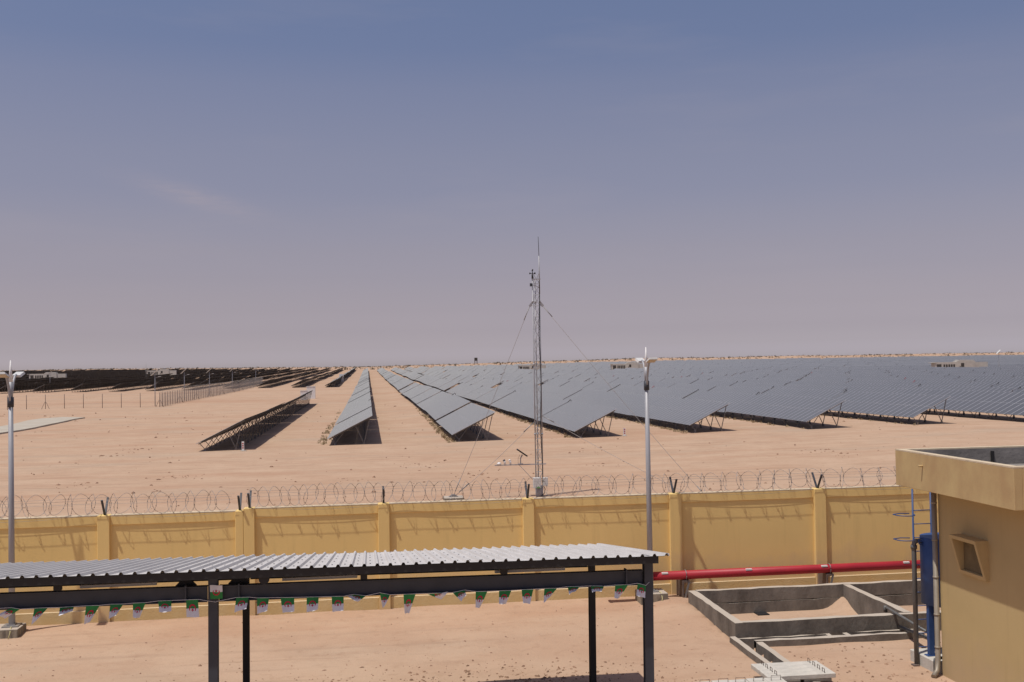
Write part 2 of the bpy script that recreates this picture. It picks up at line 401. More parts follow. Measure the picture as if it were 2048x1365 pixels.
M['drain'] = mat('grey_downpipe', (0.33,0.29,0.225), 0.5, 0.25, 0.0, 3, tint=(0.24,0.21,0.165), stretch=(1,1,0.5))
M['roofdeck'] = mat('grey_roof_render', (0.20,0.185,0.17), 0.92, 0, 0.25, 2, 0.4, 14)
M['tube'] = mat('tube_light_diffuser', (0.60,0.58,0.52), 0.5, 0, 0.04, 3)
M['recess'] = mat('olive_recess_render', (0.17,0.125,0.06), 0.9, 0, 0.15, 4)
M['rebar'] = mat('rebar', (0.13,0.095,0.075), 0.8, 0.3, 0.2, 8)
M['yellow_strap'] = mat('yellow_strap', (0.55,0.50,0.25), 0.7, 0, 0.05, 8)

# ------------------------------------------------------------------ ground
def bumps(x, y, w, seed):
    r = np.random.default_rng(seed); z = 0.0
    for k in range(5):
        a = r.uniform(0, math.tau); f = math.tau/(w*r.uniform(0.6,1.6)); p = r.uniform(0, math.tau)
        z = z + np.sin((x*math.cos(a)+y*math.sin(a))*f + p)
    return z / 5
BASIN = (9.0, 18.6, 25.0, 28.4)          # inside of the basin
def ground_z(x, y):
    x = np.asarray(x, float); y = np.asarray(y, float)
    a = np.abs(x) / np.maximum(y, 1.0)
    crest = 7.6 + 2.4*sm(a/0.28)
    z = crest * sm((y - 100)/1300.0)
    z = z + 0.45*sm((x - 6)/50.0)*sm((y - 45)/45.0)
    z = z + 0.28*bumps(x, y, 75, 3)*sm((y - 110)/120.0) + 0.9*bumps(x, y, 130, 4)*sm((y - 950)/300.0)
    z = z + (1.6 + 1.6*sm(x/np.maximum(y,1.0)/0.3))*sm((y - 880)/330.0)
    z = z + 0.40*np.exp(-((x-9.6)/5.0)**2)*sm((y-108)/25.0)*sm((700-y)/200.0)
    z = z + 0.05*bumps(x, y, 9, 5)*sm((y-33)/15.0) - 6.0*sm((y - 1500)/2500.0)
    z = z + 0.025*bumps(x, y, 2.2, 6)*sm((30-y)/6.0)
    # wind-blown sand at the foot of the perimeter wall and beside the basin
    z = z + 0.10*np.exp(-((y-29.7)/0.55)**2)*(0.5+0.5*bumps(x, y, 3.1, 8))*(np.abs(y-29) < 3)
    z = z + 0.16*np.exp(-((x-8.4)/0.7)**2)*sm((y-25.6)/2.5)*sm((29.9-y)/1.0)
    inside = (x > BASIN[0]-.1) & (x < BASIN[1]+.1) & (y > BASIN[2]-.1) & (y < BASIN[3]+.1)
    drift = 0.34*np.exp(-(((x-13.3)/0.36)**2 + ((y-28.45)/0.6)**2)) + 0.02*bumps(x, y, 2.3, 9)
    z = np.where(inside, -0.22 + drift, z)
    chan = ((x > 8.78) & (x < 9.08) & (y > 19.6) & (y < 24.62)) | ((x > 8.78) & (x < 13.4) & (y > 24.33) & (y < 24.62))
    z = np.where(chan, -0.28, z)
    return z
def gz(x, y): return float(ground_z(x, y))

ys = list(np.arange(12, 18, 0.5)) + list(np.arange(18, 31, 0.075))
yy = 31.0
while yy < 9000:
    ys.append(yy); yy += max(0.2, (yy-10)*0.0125)
ys = np.array([-400, -150, -60, -20, 0, 6] + ys)
aa = np.concatenate([np.linspace(-4, -0.62, 14)[:-1], np.linspace(-0.62, 1.0, 520), np.linspace(1.0, 4, 14)[1:]])
Y, A = np.meshgrid(ys, aa, indexing='ij')
X = A*(np.maximum(Y, 0)+16.0)*np.where(np.abs(A) > 1.0, 1.6, 1.0)
Z = ground_z(X, Y)
nr, nc = X.shape
me = bpy.data.meshes.new('ground')
me.vertices.add(nr*nc)
me.vertices.foreach_set('co', np.stack([X, Y, Z], -1).reshape(-1).astype(np.float32))
idx = np.arange(nr*nc).reshape(nr, nc)
q = np.stack([idx[:-1,:-1], idx[:-1,1:], idx[1:,1:], idx[1:,:-1]], -1).reshape(-1, 4)
me.loops.add(q.size); me.loops.foreach_set('vertex_index', q.reshape(-1).astype(np.int32))
me.polygons.add(len(q)); me.polygons.foreach_set('loop_start', np.arange(0, q.size, 4).astype(np.int32))
me.polygons.foreach_set('use_smooth', np.ones(len(q), bool))
me.update(calc_edges=True); me.materials.append(M['sand'])
kind(link('ground', me), 'structure')

# ------------------------------------------------------------------ perimeter wall with pilasters, bracket arms and razor wire
WY = 30.05
def wall_section(label, piers, top, x0, x1):
    t = thing('perimeter_wall', label, 'wall', ((x0+x1)/2, WY, 0), 'perimeter wall sections')
    ox = (x0+x1)/2
    edges = [x0] + [p for pr in piers for p in (pr[0]-pr[1]/2, pr[0]+pr[1]/2)] + [x1]
    for i in range(0, len(edges), 2):
        a, b = edges[i]-ox, edges[i+1]-ox
        if b - a < 0.3: continue
        w = MB().box(a, b, 0.0, 0.2, -0.2, top-0.27).build('wall_bay', M['yellow'], t)
        bevel(MB().box(a, b, -0.028, 0.22, top-0.27, top-0.02).build('top_beam', M['yellow'], t), 0.008)
        MB().box(a, b, -0.03, 0.225, top-0.02, top).build('coping', M['cream'], t)
        bevel(MB().box(a, b, -0.06, 0.0, -0.2, 0.36).build('plinth', M['plinth'], t), 0.012)
    for px, pw in piers:
        a, b = px-pw/2-ox, px+pw/2-ox
        p = bevel(MB().box(a, b, -0.115, 0.24, -0.2, top+0.004).build('pilaster', M['yellow'], t), 0.012)
        c = (a+b)/2
        for sgn in (-1, 1):
            MB().bar((c, 0.09+0.02*sgn, top), (c, 0.09+0.34*sgn, top+0.44), 0.055, 0.03).build('bracket_arm', M['char'], p)
    return t
W_L = [(-11.3,0.33),(-7.18,0.32),(-3.575,0.22)]
W_R = [(-3.31,0.30),(0.40,0.32),(4.53,0.33),(8.89,0.36),(13.35,0.36),(17.8,0.36),(22.2,0.36)]
wall_section('lower left stretch of yellow rendered perimeter wall ending beside the double pilaster', W_L, 2.92, -17.0, -3.465)
wall_section('long yellow rendered perimeter wall stretch behind canopy and red pipe', W_R, 2.98, -3.46, 26.0)

def razor(label, x0, x1, top):
    t = thing('razor_wire', label, 'razor wire', ((x0+x1)/2, WY+0.09, top), 'razor wire coils')
    ox = (x0+x1)/2
    L = x1-x0
    rr = random.Random(int(L*10))
    mb = MB(); xx = x0-ox+0.18; sgn = 1
    while xx < x1-ox-0.2:
        A_ = 0.165*rr.uniform(0.8,1.2)*sgn; r = 0.285*rr.uniform(0.94,1.06); zc = 0.295+rr.uniform(-0.02,0.02)+0.02*math.sin(xx*0.9); ph = rr.uniform(-0.2,0.2); sk = rr.uniform(-0.07,0.07)
        ring = []
        for i in range(27):
            th = i/26*math.tau
            ring.append((xx + A_*math.cos(th+ph)*(1.0-0.45*max(0.0,math.sin(th))**2) + sk*math.sin(th), r*math.cos(th), zc + r*math.sin(th)))
        mb.tube(ring, 0.006, 3, caps=False)
        for i in range(0, 26, 2):          # short blades clipped on the wire
            p, q = Vector(ring[i]), Vector(ring[i+1]); d = (q-p).normalized()
            u_ = d.cross(Vector((0.3,0.5,0.8))).normalized()*0.022
            mb.add([p-d*0.012-u_, p+d*0.012-u_*0.3, p+d*0.012+u_, p-d*0.012+u_*0.3], [(0,1,2,3)])
        xx += 0.27*rr.uniform(0.82,1.22); sgn = -sgn
    mb.build('coil', M['wire'], t)
    for (yy_, zz, sag) in ((-0.30,0.44,0.03),(0.30,0.44,0.03),(0.0,0.31,0.02),(-0.16,0.02,0.11)):
        pts = [(x0-ox+L*i/160, yy_, zz - sag*abs(math.sin(math.pi*(x0+L*i/160+3.3)/4.2))) for i in range(161)]
        MB().tube(pts, 0.004, 3, caps=False).build('tension_wire', M['wire'], t)
razor('rusty razor wire coil on the lower left wall stretch', -17.0, -3.75, 2.92)
razor('long rusty razor wire coil on the wall behind the canopy', -3.4, 26.0, 2.98)

# ------------------------------------------------------------------ street lamps by the wall
def lamp(label, x, y, zb=0.336):
    t = thing('street_lamp', label, 'street lamp', (x, y, zb), 'street lamps along the perimeter wall')
    pole = MB()
    pole.tube([(0,0,0),(0,0,3.0),(0,0,5.95)], [0.083,0.070,0.058], 16).build('pole', M['pole'], t)
    MB().box(-0.2,0.2,-0.2,0.2,0,0.03).box(-0.10,0.10,-0.10,0.10,0.03,0.06).build('base_plate', M['galv'], t)
    MB().cyl((0,0),0.078,5.72,5.98,16).build('collar', M['char'], t)
    MB().tube([(0,0,5.95),(0,0,6.38)],[0.055,0.055],14).build('neck', M['pole'], t)
    MB().tube([(0,0,6.38),(0,0,6.95)],[0.055,0.012],14).build('spire', M['white'], t)
    for s_ in (-1, 1):
        pts = []
        for i in range(9):
            u = i/8
            pts.append((0, s_*(0.05+0.40*u**1.3), 5.88+0.68*math.sin(u*math.pi/2)))
        ar = MB().tube(pts, 0.032, 10).build('arm', M['pole'] if s_ > 0 else M['pole'], t)
        h = link('lamp_head', MB().prism([(-0.125,-0.035),(0.125,-0.035),(0.10,0.025),(-0.10,0.025)], -0.19, 0.19, 'y').fix('lamp_head', M['boxgrey']), ar, (0, s_*0.60, 6.58), (R_(14*s_),0,0))
        MB().box(-0.10,0.10,-0.16,0.16,-0.043,-0.0355).build('lens', M['lamp_glass'], ar, (0,0,0)).matrix_local = Matrix.Translation((0, s_*0.60, 6.58)) @ Matrix.Rotation(R_(14*s_),4,'X')
    return t
def lamp_block(label, x, y, w, h=0.335):
    t = thing('concrete_block', label, 'concrete block', (x, y, 0), 'lamp foundation blocks')
    bevel(MB().box(-w/2,w/2,-0.36,0.36,-0.25,h).build('block', M['block'], t), 0.02, 2)
    return t
lamp_block('rough concrete footing block under the right street lamp', 7.92, 29.25, 0.78)
lamp_block('rough concrete footing block under the left street lamp', -9.50, 29.15, 0.92, 0.23)
lamp('grey twin arm street lamp with white spire right of the weather mast', 7.9, 29.25)
lamp('grey twin arm street lamp with white spire at the left edge', -9.31, 29.2, 0.231)
for (x, y, nm, zt) in ((-9.23, 28.78, 'left', 0.23), (8.12, 28.88, 'right', 0.335)):
    c = MB().tube([(x-0.05,y+0.30,zt+0.02),(x,y+0.05,zt+0.015),(x+0.01,y-0.02,zt*0.6),(x-0.03,y-0.08,-0.02)], 0.012, 6).build('strap', M['yellow_strap'])
    tag(c, 'pale yellow cable hanging over the %s lamp footing block' % nm, 'cable')

# ------------------------------------------------------------------ red pipe
t = thing('red_pipe', 'long red steel pipe carried on brackets along the yellow wall', 'pipe', (0,29.4,0))
MB().tube([(6.6,0,0.72),(19.5,0,0.72)], 0.125, 24).build('pipe', M['red'], t)
MB().tube([(6.56,0,0.72),(6.60,0,0.72)], 0.155, 20).build('blind_flange', M['red'], t)
for x in (8.25, 10.75, 13.05, 15.6):
    MB().box(x,x+0.18,-0.122,-0.06,0.79,0.835).build('sticker', M['white'], t)
for i, x in enumerate((8.95, 13.30, 17.8)):
    t2 = thing('pipe_bracket', 'dark steel pipe bracket at the %s pilaster along the red pipe' % ORD[i], 'bracket', (x,29.4,0), 'red pipe brackets')
    MB().box(-0.10,-0.06,-0.12,0.5,-0.1,0.58).build('plate', M['rust'], t2)
    MB().box(-0.06,0.12,-0.12,0.5,0.54,0.58).build('saddle', M['rust'], t2)
    MB().bar((0.10,-0.1,0.54),(-0.03,-0.1,0.05),0.03,0.05).build('brace', M['galv'], t2)
    MB().tube([(0.02,0.142*math.cos(a),0.72+0.142*math.sin(a)) for a in [R_(-60+300*k/16) for k in range(17)]], 0.012, 6).build('clamp', M['galv'], t2)

# ------------------------------------------------------------------ carport canopy
CX0, CX1, YF, YB, ZF, ZB = -13.7, 4.87, 17.0, 22.25, 3.66, 2.96
t = thing('carport_canopy', 'dark steel carport canopy with white ribbed sheet roof sloping away', 'canopy', (0,17.3,0), None, (0,0.0075,0))
def hbeam(mb, a, b, h, w, axis, tf=0.014, tw=0.010):
    (x0,y0,z0),(x1,y1,z1) = a, b
    a, b = Vector(a), Vector(b); up = Vector((0,0,1)) if axis != 'z' else Vector((0,1,0))
    d = (b-a).normalized(); side = d.cross(up).normalized(); up = side.cross(d)
    for k in (-1, 1):
        mb.bar(a+up*(k*(h/2-tf/2)), b+up*(k*(h/2-tf/2)), w, tf, up=tuple(up))
    mb.bar(a, b, tw, h-2*tf, up=tuple(up))
    return mb
POSTX = (-9.6, -2.50, 4.60)
for px in POSTX:
    hbeam(MB(), (px,0,-0.1), (px,0,3.50), 0.15, 0.145, 'z').build('post', M['char'], t)
    hbeam(MB(), (px,4.5,-0.1), (px,4.5,2.90), 0.15, 0.125, 'z').build('post', M['black'], t)
    hbeam(MB(), (px,-0.22,3.585), (px,4.92,2.90), 0.12, 0.10, 'x').build('rafter', M['black'], t)
for a, b in ((-13.6,-9.69),(-9.51,-2.59),(-2.41,4.51)):
    w = b-a
    bm_ = hbeam(MB(), (a,0,3.2525), (b,0,3.2525), 0.245, 0.13, 'x').build('beam', M['char'], t)
    hbeam(MB(), (a,4.5,2.68), (b,4.5,2.68), 0.18, 0.11, 'x').build('rear_beam', M['black'], t)
for sx in (-4.86,-0.13,2.16,-7.3):
    MB().box(sx-0.055,sx+0.055,-0.05,0.05,3.39,3.60).build('strut', M['black'], t)
for sx in (-2.92,-2.10,4.22,-10.0,-9.2):
    MB().box(sx-0.012,sx+0.012,-0.078,0.078,3.135,3.40).build('stiffener', M['char'], t)
fa = MB(); fa.box(CX0,4.70,-0.33,-0.31,3.535,3.655); fa.box(CX0,4.70,-0.31,-0.24,3.535,3.55); fa.build('fascia', M['black'], t)
def roofz(y): return ZF + (ZB-ZF)*(y-YF)/(YB-YF)
for py in (18.1,19.2,20.3,21.2,22.1):
    z = roofz(py)-0.02
    MB().box(CX0,4.70,py-17.3-0.03,py-17.3+0.03,z-0.14,z).build('purlin', M['black'], t)
# ribbed roof sheets, five ribs each
RIB = 0.2065; NR = 5
prof = []
for k in range(NR):
    x = k*RIB
    prof += [(x,0),(x+RIB-0.070,0),(x+RIB-0.050,0.038),(x+RIB-0.020,0.038),(x+RIB,0)]
prof2 = []
for p in prof:
    if not prof2 or abs(prof2[-1][0]-p[0]) > 1e-5: prof2.append(p)
mb = MB()
L_ = YB-YF
n = len(prof2)
vv = []
for (yy_, dz) in ((-0.35,0.0),(L_-0.3,ZB-ZF)):
    vv += [(x,yy_,z+dz) for x,z in prof2]
for (yy_, dz) in ((-0.35,0.0),(L_-0.3,ZB-ZF)):
    vv += [(x,yy_,z+dz-0.006) for x,z in prof2]
ff, fm = [], []
for i in range(n-1):
    mb_f = (i,i+1,n+i+1,n+i)
    ff.append(mb_f)
mb.add(vv[:2*n], ff, 0)
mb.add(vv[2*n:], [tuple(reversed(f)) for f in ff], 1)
mb.add([vv[i] for i in range(n)]+[vv[2*n+i] for i in range(n)], [(i,n+i,n+i+1,i+1) for i in range(n-1)], 2)
for k in range(NR):
    for sy in (0.3,1.4,2.5,3.5,4.6):
        xs_ = k*RIB+0.06; zz = (ZB-ZF)*(sy+0.35)/L_
        mb.box(xs_-0.012,xs_+0.012,sy-0.02,sy+0.02,zz+0.002,zz+0.012,3)
sheet = mb.mesh('roof_sheet', [M['white_roof'], M['under'], M['black'], M['galv']])
k = 0; x = CX1 - NR*RIB
while x > CX0 - 0.5:
    link('roof_sheet', sheet, t, (x, 0, ZF+0.001+0.004*(k%2)))
    x -= NR*RIB; k += 1
edge = MB(); edge.bar((CX1+0.005,-0.35,ZF+0.015),(CX1+0.005,L_-0.3,ZB+0.015),0.012,0.045); edge.build('edge_flashing', M['white_roof'], t)
for i, (a, b) in enumerate(((-4.53,-3.37),(-1.41,-0.21),(2.05,3.23))):
    o = thing('tube_light', 'long pale tube light under the canopy edge, %s from the left' % ORD[i], 'tube light', ((a+b)/2,17.42,3.392-0.0075*(a+b)/2), 'tube lights under the canopy')
    w = (b-a)/2
    MB().prism([(-0.04,0.045),(0.04,0.045),(0.03,0.0),(-0.03,0.0)], -w, w, 'x').build('diffuser', M['tube'], o)
    for sx in (-w*0.7, w*0.7):
        MB().box(sx-0.012,sx+0.012,-0.012,0.012,0.045,0.16).build('hanger', M['char'], o)
for i, (x, z, r, lb) in enumerate(((-2.92,3.30,0.185,'round black fitting behind the canopy beam left of the front post'),(-2.10,3.30,0.185,'round black fitting behind the canopy beam right of the front post'),(-1.66,3.515,0.085,'small round black fitting half hidden under the canopy edge'))):
    o = thing('round_fitting', lb, 'fitting', (x,17.36+0.05,z), 'round black fittings on the canopy')
    MB().prism([(r*math.cos(a),r*math.sin(a)) for a in [math.tau*q_/12 for q_ in range(12)]], 0.0, 0.05, 'y').build('disc', M['black'], o)
    MB().prism([(0.6*r*math.cos(a),0.6*r*math.sin(a)) for a in [math.tau*q_/12 for q_ in range(12)]], 0.05, 0.10, 'y').build('hub', M['black'], o)
    if i == 2: o.location.y = 17.02

# ------------------------------------------------------------------ flag bunting
FY = 17.2
def c1(x, y): return (x/4.6545, 1140+y/4.6545)
def c5(x, y): return (380+x/5.57, 1120+y/5.57)
def c2(x, y): return (680+x/6.4, 1160+y/6.4)
def c3(x, y): return (980+x/6.4, 1140+y/6.4)
FL = [
 (c1,(110,352),(190,366),(8,398),(60,445)), (c1,(322,358),(448,352),(315,495),(385,430)), (c1,(558,350),(690,342),(575,405),(700,365)),
 (c1,(803,335),(930,330),(790,505),(850,475)), (c1,(1030,320),(1150,318),(1030,440),(1100,405)), (c1,(1238,310),(1358,305),(1250,428),(1310,435)),
 (c1,(1475,290),(1598,285),(1495,380),(1608,370)), (c1,(1735,280),(1845,275),(1742,435),(1862,430)), (c5,(365,430),(228,434),(362,280),(222,282))]
FR = [
 (c5,(515,420),(655,415),(505,570),(640,520)), (c5,(748,425),(882,422),(755,592),(870,545)), (c5,(1010,420),(1162,418),(1038,578),(1168,555)),
 (c5,(1300,415),(1435,412),(1303,572),(1428,535)), (c5,(1578,408),(1713,405),(1590,568),(1712,545)),
 (c2,(180,185),(330,205),(105,195),(230,260)), (c2,(510,165),(640,190),(545,350),(590,280)), (c2,(812,185),(968,180),(828,430),(885,425)),
 (c2,(1118,178),(1250,172),(1298,253),(1378,150)), (c2,(1440,163),(1595,130),(1545,255),(1605,165)), (c2,(1735,150),(1885,148),(1730,345),(1790,350)),
 (c3,(115,268),(272,265),(105,415),(195,425)), (c3,(402,255),(555,248),(410,405),(500,420)), (c3,(695,238),(858,235),(672,405),(745,340)),
 (c3,(992,215),(1155,212),(990,292),(1070,250)), (c3,(1290,205),(1460,208),(1280,262),(1400,250)), (c3,(1600,195),(1765,190),(1575,345),(1645,358)),
 (c3,(1890,172),(1995,200),(1850,310),(1965,345))]
def bunting(label, flags, x0, x1, seed):
    rr = random.Random(seed)
    t = thing('flag_bunting', label, 'bunting', ((x0+x1)/2, FY, 3.13), 'flag strings under the canopy beam')
    org = Vector(((x0+x1)/2, FY, 3.13))
    spts = []
    for fi, (cf, tl, tr, bl, br) in enumerate(flags):
        P = [at_y(*cf(*p), FY) for p in (tl, tr, bl, br)]
        # a real flag keeps its size: what the outline lacks in height it has in depth
        hgt = 0.5*((P[2]-P[0]).length + (P[3]-P[1]).length)
        H0 = 0.285
        dep = 0.55*math.sqrt(max(0.0, H0*H0 - hgt*hgt)) + 0.02
        ldl, ldr = [(-1 if fi != 8 else 0.0)*0.5*math.sqrt(max(0.0, H0*H0-(P[2+k]-P[k]).length**2)) for k in (0,1)]
        ph = rr.uniform(0, 6); am = 0.018 if len(flags) > 1 else 0
        front = -0.012 if fi != 8 else -0.02
        def S(u, v, off=0.0):
            p = P[0].lerp(P[1], u).lerp(P[2].lerp(P[3], u), v)
            y = (ldl*(1-u) + ldr*u)*v + am*math.sin(u*5.5+ph+v*2.0)*(0.25+v) + front + off
            return Vector((p.x, FY + y, p.z)) - org
        nu, nv = 8, 10
        mb = MB()
        vs_ = [S(i/nu, j/nv) for j in range(nv+1) for i in range(nu+1)]
        mb.add(vs_, [(j*(nu+1)+i, j*(nu+1)+i+1, (j+1)*(nu+1)+i+1, (j+1)*(nu+1)+i) for j in range(nv//2) for i in range(nu)], 0, True)
        mb.add(vs_, [(j*(nu+1)+i, j*(nu+1)+i+1, (j+1)*(nu+1)+i+1, (j+1)*(nu+1)+i) for j in range(nv//2, nv) for i in range(nu)], 1, True)
        f = link('flag', mb.mesh('flag', [M['green'], M['flag_white']]), t)
        # crescent open towards the fly, star inside it
        asp = 0.9
        cr = MB()
        N = 18; outer, inner = [], []
        for k in range(N+1):
            a = R_(55 + (360-110)*k/N)
            # angle 0 points to the fly (+v)
            outer.append((0.5+0.29*math.sin(a), 0.50+0.25*math.cos(a)))
            inner.append((0.5+0.215*math.sin(a), 0.535+0.185*math.cos(a)))
        inner[0] = outer[0]; inner[-1] = outer[-1]
        st = []
        for k in range(10):
            a = math.tau*k/10; r = 0.125 if k % 2 == 0 else 0.05
            st.append((0.5+r*1.12*math.sin(a), 0.585+r*math.cos(a)))
        s_ = MB()
        for off in (-0.004, 0.004):
            vo = [S(*p, off) for p in outer] + [S(*p, off) for p in inner]
            cr.add(vo, [(k, k+1, N+2+k, N+1+k) for k in range(N)])
            s_.add([S(0.5, 0.585, off)] + [S(*p, off) for p in st], [(0, k+1, (k+1)%10+1) for k in range(10)])
        link('crescent', cr.mesh('crescent', M['flag_red']), f)
        link('star', s_.mesh('star', M['flag_red']), f)
        if fi != 8: spts += [P[0]-org, P[1]-org]
    spts = [Vector((x0,FY,3.16))-org] + sorted(spts, key=lambda p: p.x) + [Vector((x1,FY,3.15))-org]
    spts = [Vector((p.x, -0.012, p.z+0.002)) for p in spts]
    MB().tube(spts, 0.004, 5).build('string', M['flag_white'], t)
bunting('string of small green and white crescent flags left of the front post', FL, -9.5, -2.42, 3)
bunting('string of small green and white crescent flags between the two front posts', FR, -2.42, 4.62, 5)

# ------------------------------------------------------------------ basin, drain channel, cover slabs
t = thing('concrete_basin', 'open concrete basin with two compartments beside the yellow wall', 'basin', (13.7,26.7,0))
def cwall(name, x0, x1, y0, y1, z0, z1, mats=None, parent=t, off=(13.7,26.7)):
    """concrete wall with a slightly uneven top edge"""
    mb = MB(); lx, ly = x1-x0, y1-y0
    along = 'x' if lx > ly else 'y'; n = max(2, int(max(lx,ly)/0.3))
    v = []; f = []
    for i in range(n+1):
        u = i/n
        d = [random.uniform(-0.012,0.012) for _ in range(2)]
        if along == 'x':
            xx = x0+lx*u
            q_ = [(xx,y0,z0),(xx,y1,z0),(xx,y1,z1+d[0]),(xx,y0,z1+d[1])]
        else:
            yy_ = y0+ly*u
            q_ = [(x0,yy_,z0),(x1,yy_,z0),(x1,yy_,z1+d[0]),(x0,yy_,z1+d[1])]
        v += [(a-off[0], b-off[1], c) for a,b,c in q_]
        if i:
            b0 = 4*(i-1)
            for k in range(4): f.append((b0+k, b0+(k+1)%4, b0+4+(k+1)%4, b0+4+k))
    f += [(0,1,2,3), (4*n+3,4*n+2,4*n+1,4*n)]
    return mb.add(v, f).build(name, M['conc'] if mats is None else mats, parent)
cwall('side_wall', 8.80, 9.00, 24.80, 28.60, -0.4, 0.45)
cwall('front_wall', 9.002, 18.80, 24.80, 24.998, -0.4, 0.445)
cwall('rear_wall', 9.002, 18.80, 28.392, 28.598, -0.4, 0.085)
cwall('rear_wall', 9.002, 18.80, 28.40, 28.598, 0.105, 0.455)
cwall('dividing_wall', 13.28, 13.48, 25.0, 28.398, -0.4, 0.448)
MB().box(10.62-13.7,10.95-13.7,28.05-26.7,28.385-26.7,-0.30,-0.19).build('floor_drain', M['black'], t)
t2 = thing('drain_channel', 'low concrete drain channel turning the corner in front of the basin', 'drain channel', (10.5,24,0))
kw = dict(parent=t2, off=(10.5,24))
cwall('channel_wall', 8.64, 8.78, 20.4, 24.78, -0.35, 0.13, **kw)
cwall('channel_wall', 9.08, 9.24, 20.4, 24.30, -0.35, 0.13, **kw)
cwall('channel_wall', 9.08, 13.36, 24.16, 24.32, -0.35, 0.15, **kw)
cwall('channel_wall', 8.79, 11.1, 24.63, 24.70, -0.35, 0.10, **kw)
cwall('channel_wall', 11.5, 13.36, 24.63, 24.70, -0.35, 0.11, **kw)
cwall('cross_wall', 11.02, 11.12, 24.33, 24.62, -0.35, 0.12, **kw)
cwall('cross_wall', 11.46, 11.57, 24.33, 24.62, -0.35, 0.13, **kw)
def handle(mb, c, along, w=0.11, h=0.09, r=0.007):
    c = Vector(c); a = Vector(along)*w/2
    mb.tube([c-a, c-a+Vector((0,0,h)), c+a+Vector((0,0,h)), c+a], r, 6)
hs = []
for i in range(4):
    y0 = 20.95+0.245*i
    o = thing('cover_slab', 'pale concrete cover slab over the drain channel, %s from the front' % ORD[i], 'cover slab', (8.85,y0+0.12,0.24), 'cover slabs over the channel')
    bevel(MB().box(-0.74,0.74,-0.118,0.118,-0.045,0.05).build('slab', M['slab'], o), 0.008)
    o.rotation_euler.z = R_(-1.0+random.uniform(-1,1))
    for sx in (-0.52, 0.52):
        h = MB(); handle(h, (sx,0.0,0.04), (0,1,0)); h.build('lifting_handle', M['rebar'], o)
for i in range(2):
    o = thing('cover_slab', 'concrete slab lying under the row of cover slabs, %s one' % ('left','right')[i], 'cover slab', (8.52+0.68*i,21.45,0.16), 'cover slabs over the channel')
    bevel(MB().box(-0.30,0.30,-0.50,0.46,-0.03,0.03).build('slab', M['conc'], o), 0.008)
for i in range(5):
    x0 = 6.50+0.375*i
    o = thing('cover_slab', 'pale concrete slab in the pile at the bottom edge, %s from the left' % ORD[i], 'cover slab', (x0+0.19,20.30,0.24), 'cover slabs piled at the bottom edge')
    bevel(MB().box(-0.183,0.183,-0.72,0.62+0.03*(i%2),-0.05,0.05).build('slab', M['slab'], o), 0.008)
    o.rotation_euler.z = R_(random.uniform(-1.2,1.2))
    for sy in (-0.35,0.42):
        h = MB(); handle(h, (0.0,sy,0.045), (1,0,0), 0.2, 0.10); h.build('lifting_handle', M['rebar'], o)
for i, yy_ in enumerate((19.85,20.70)):
    o = thing('bearer_beam', 'concrete bearer under the slab pile, %s one' % ('front','rear')[i], 'bearer', (7.43,yy_,0), 'bearers under the slab pile')
    bevel(MB().box(-0.93,0.93,-0.08,0.08,-0.05,0.188).build('beam', M['conc'], o), 0.01)
o = thing('dark_flat_block', 'dark flat block lying on the sand at the bottom edge under the canopy', 'beam', (4.25,21.1,0))  # plain dark flat block on the sand, of no settled kind
MB().box(-0.95,0.35,-0.1,0.1,-0.02,0.13).build('flat_block', M['dark'], o)
o = thing('dark_block', 'small dark block on the sand at the bottom edge', 'box', (2.45,21.15,0))  # small dark block with no known use, only its outline and tone
bevel(MB().box(-0.13,0.13,-0.1,0.1,-0.02,0.15).build('case', M['dark'], o), 0.01)

# ------------------------------------------------------------------ yellow building on the right
t = thing('yellow_building', 'yellow rendered building with overhanging flat roof at the right edge', 'building', (12.17,21.3,0))
B = (12.17, 21.3)
def bb(mb, x0,x1,y0,y1,z0,z1): return mb.box(x0-B[0],x1-B[0],y0-B[1],y1-B[1],z0,z1)
bb(MB(), 12.17,20.0,18.05,21.3,-0.2,4.05).build('wall', M['bldg'], t)
rf = bb(MB(), 11.71,20.4,17.78,21.72,4.052,4.42).build('roof', M['yellow_b'], t)
def par(x0,x1,y0,y1): 
    bevel(bb(MB(), x0,x1,y0,y1,4.04,4.80).build('parapet', M['yellow_b'], rf), 0.008)
    bb(MB(), x0-0.0,x1,y0,y1,4.801,4.83).build('parapet_cap', M['cream'], rf)
par(11.53,11.70,17.6,21.9); par(11.702,20.6,17.6,17.77); par(11.702,20.6,21.73,21.9)
bb(MB(), 11.712,20.38,21.715,21.728,4.43,4.80).build('parapet_lining', M['roofdeck'], rf)
bb(MB(), 11.712,20.38,17.785,21.70,4.421,4.44).build('roof_deck', M['roofdeck'], rf)
bb(MB(), 13.68,13.74,21.66,21.71,4.42,4.74).build('roof_strap', M['black'], rf)
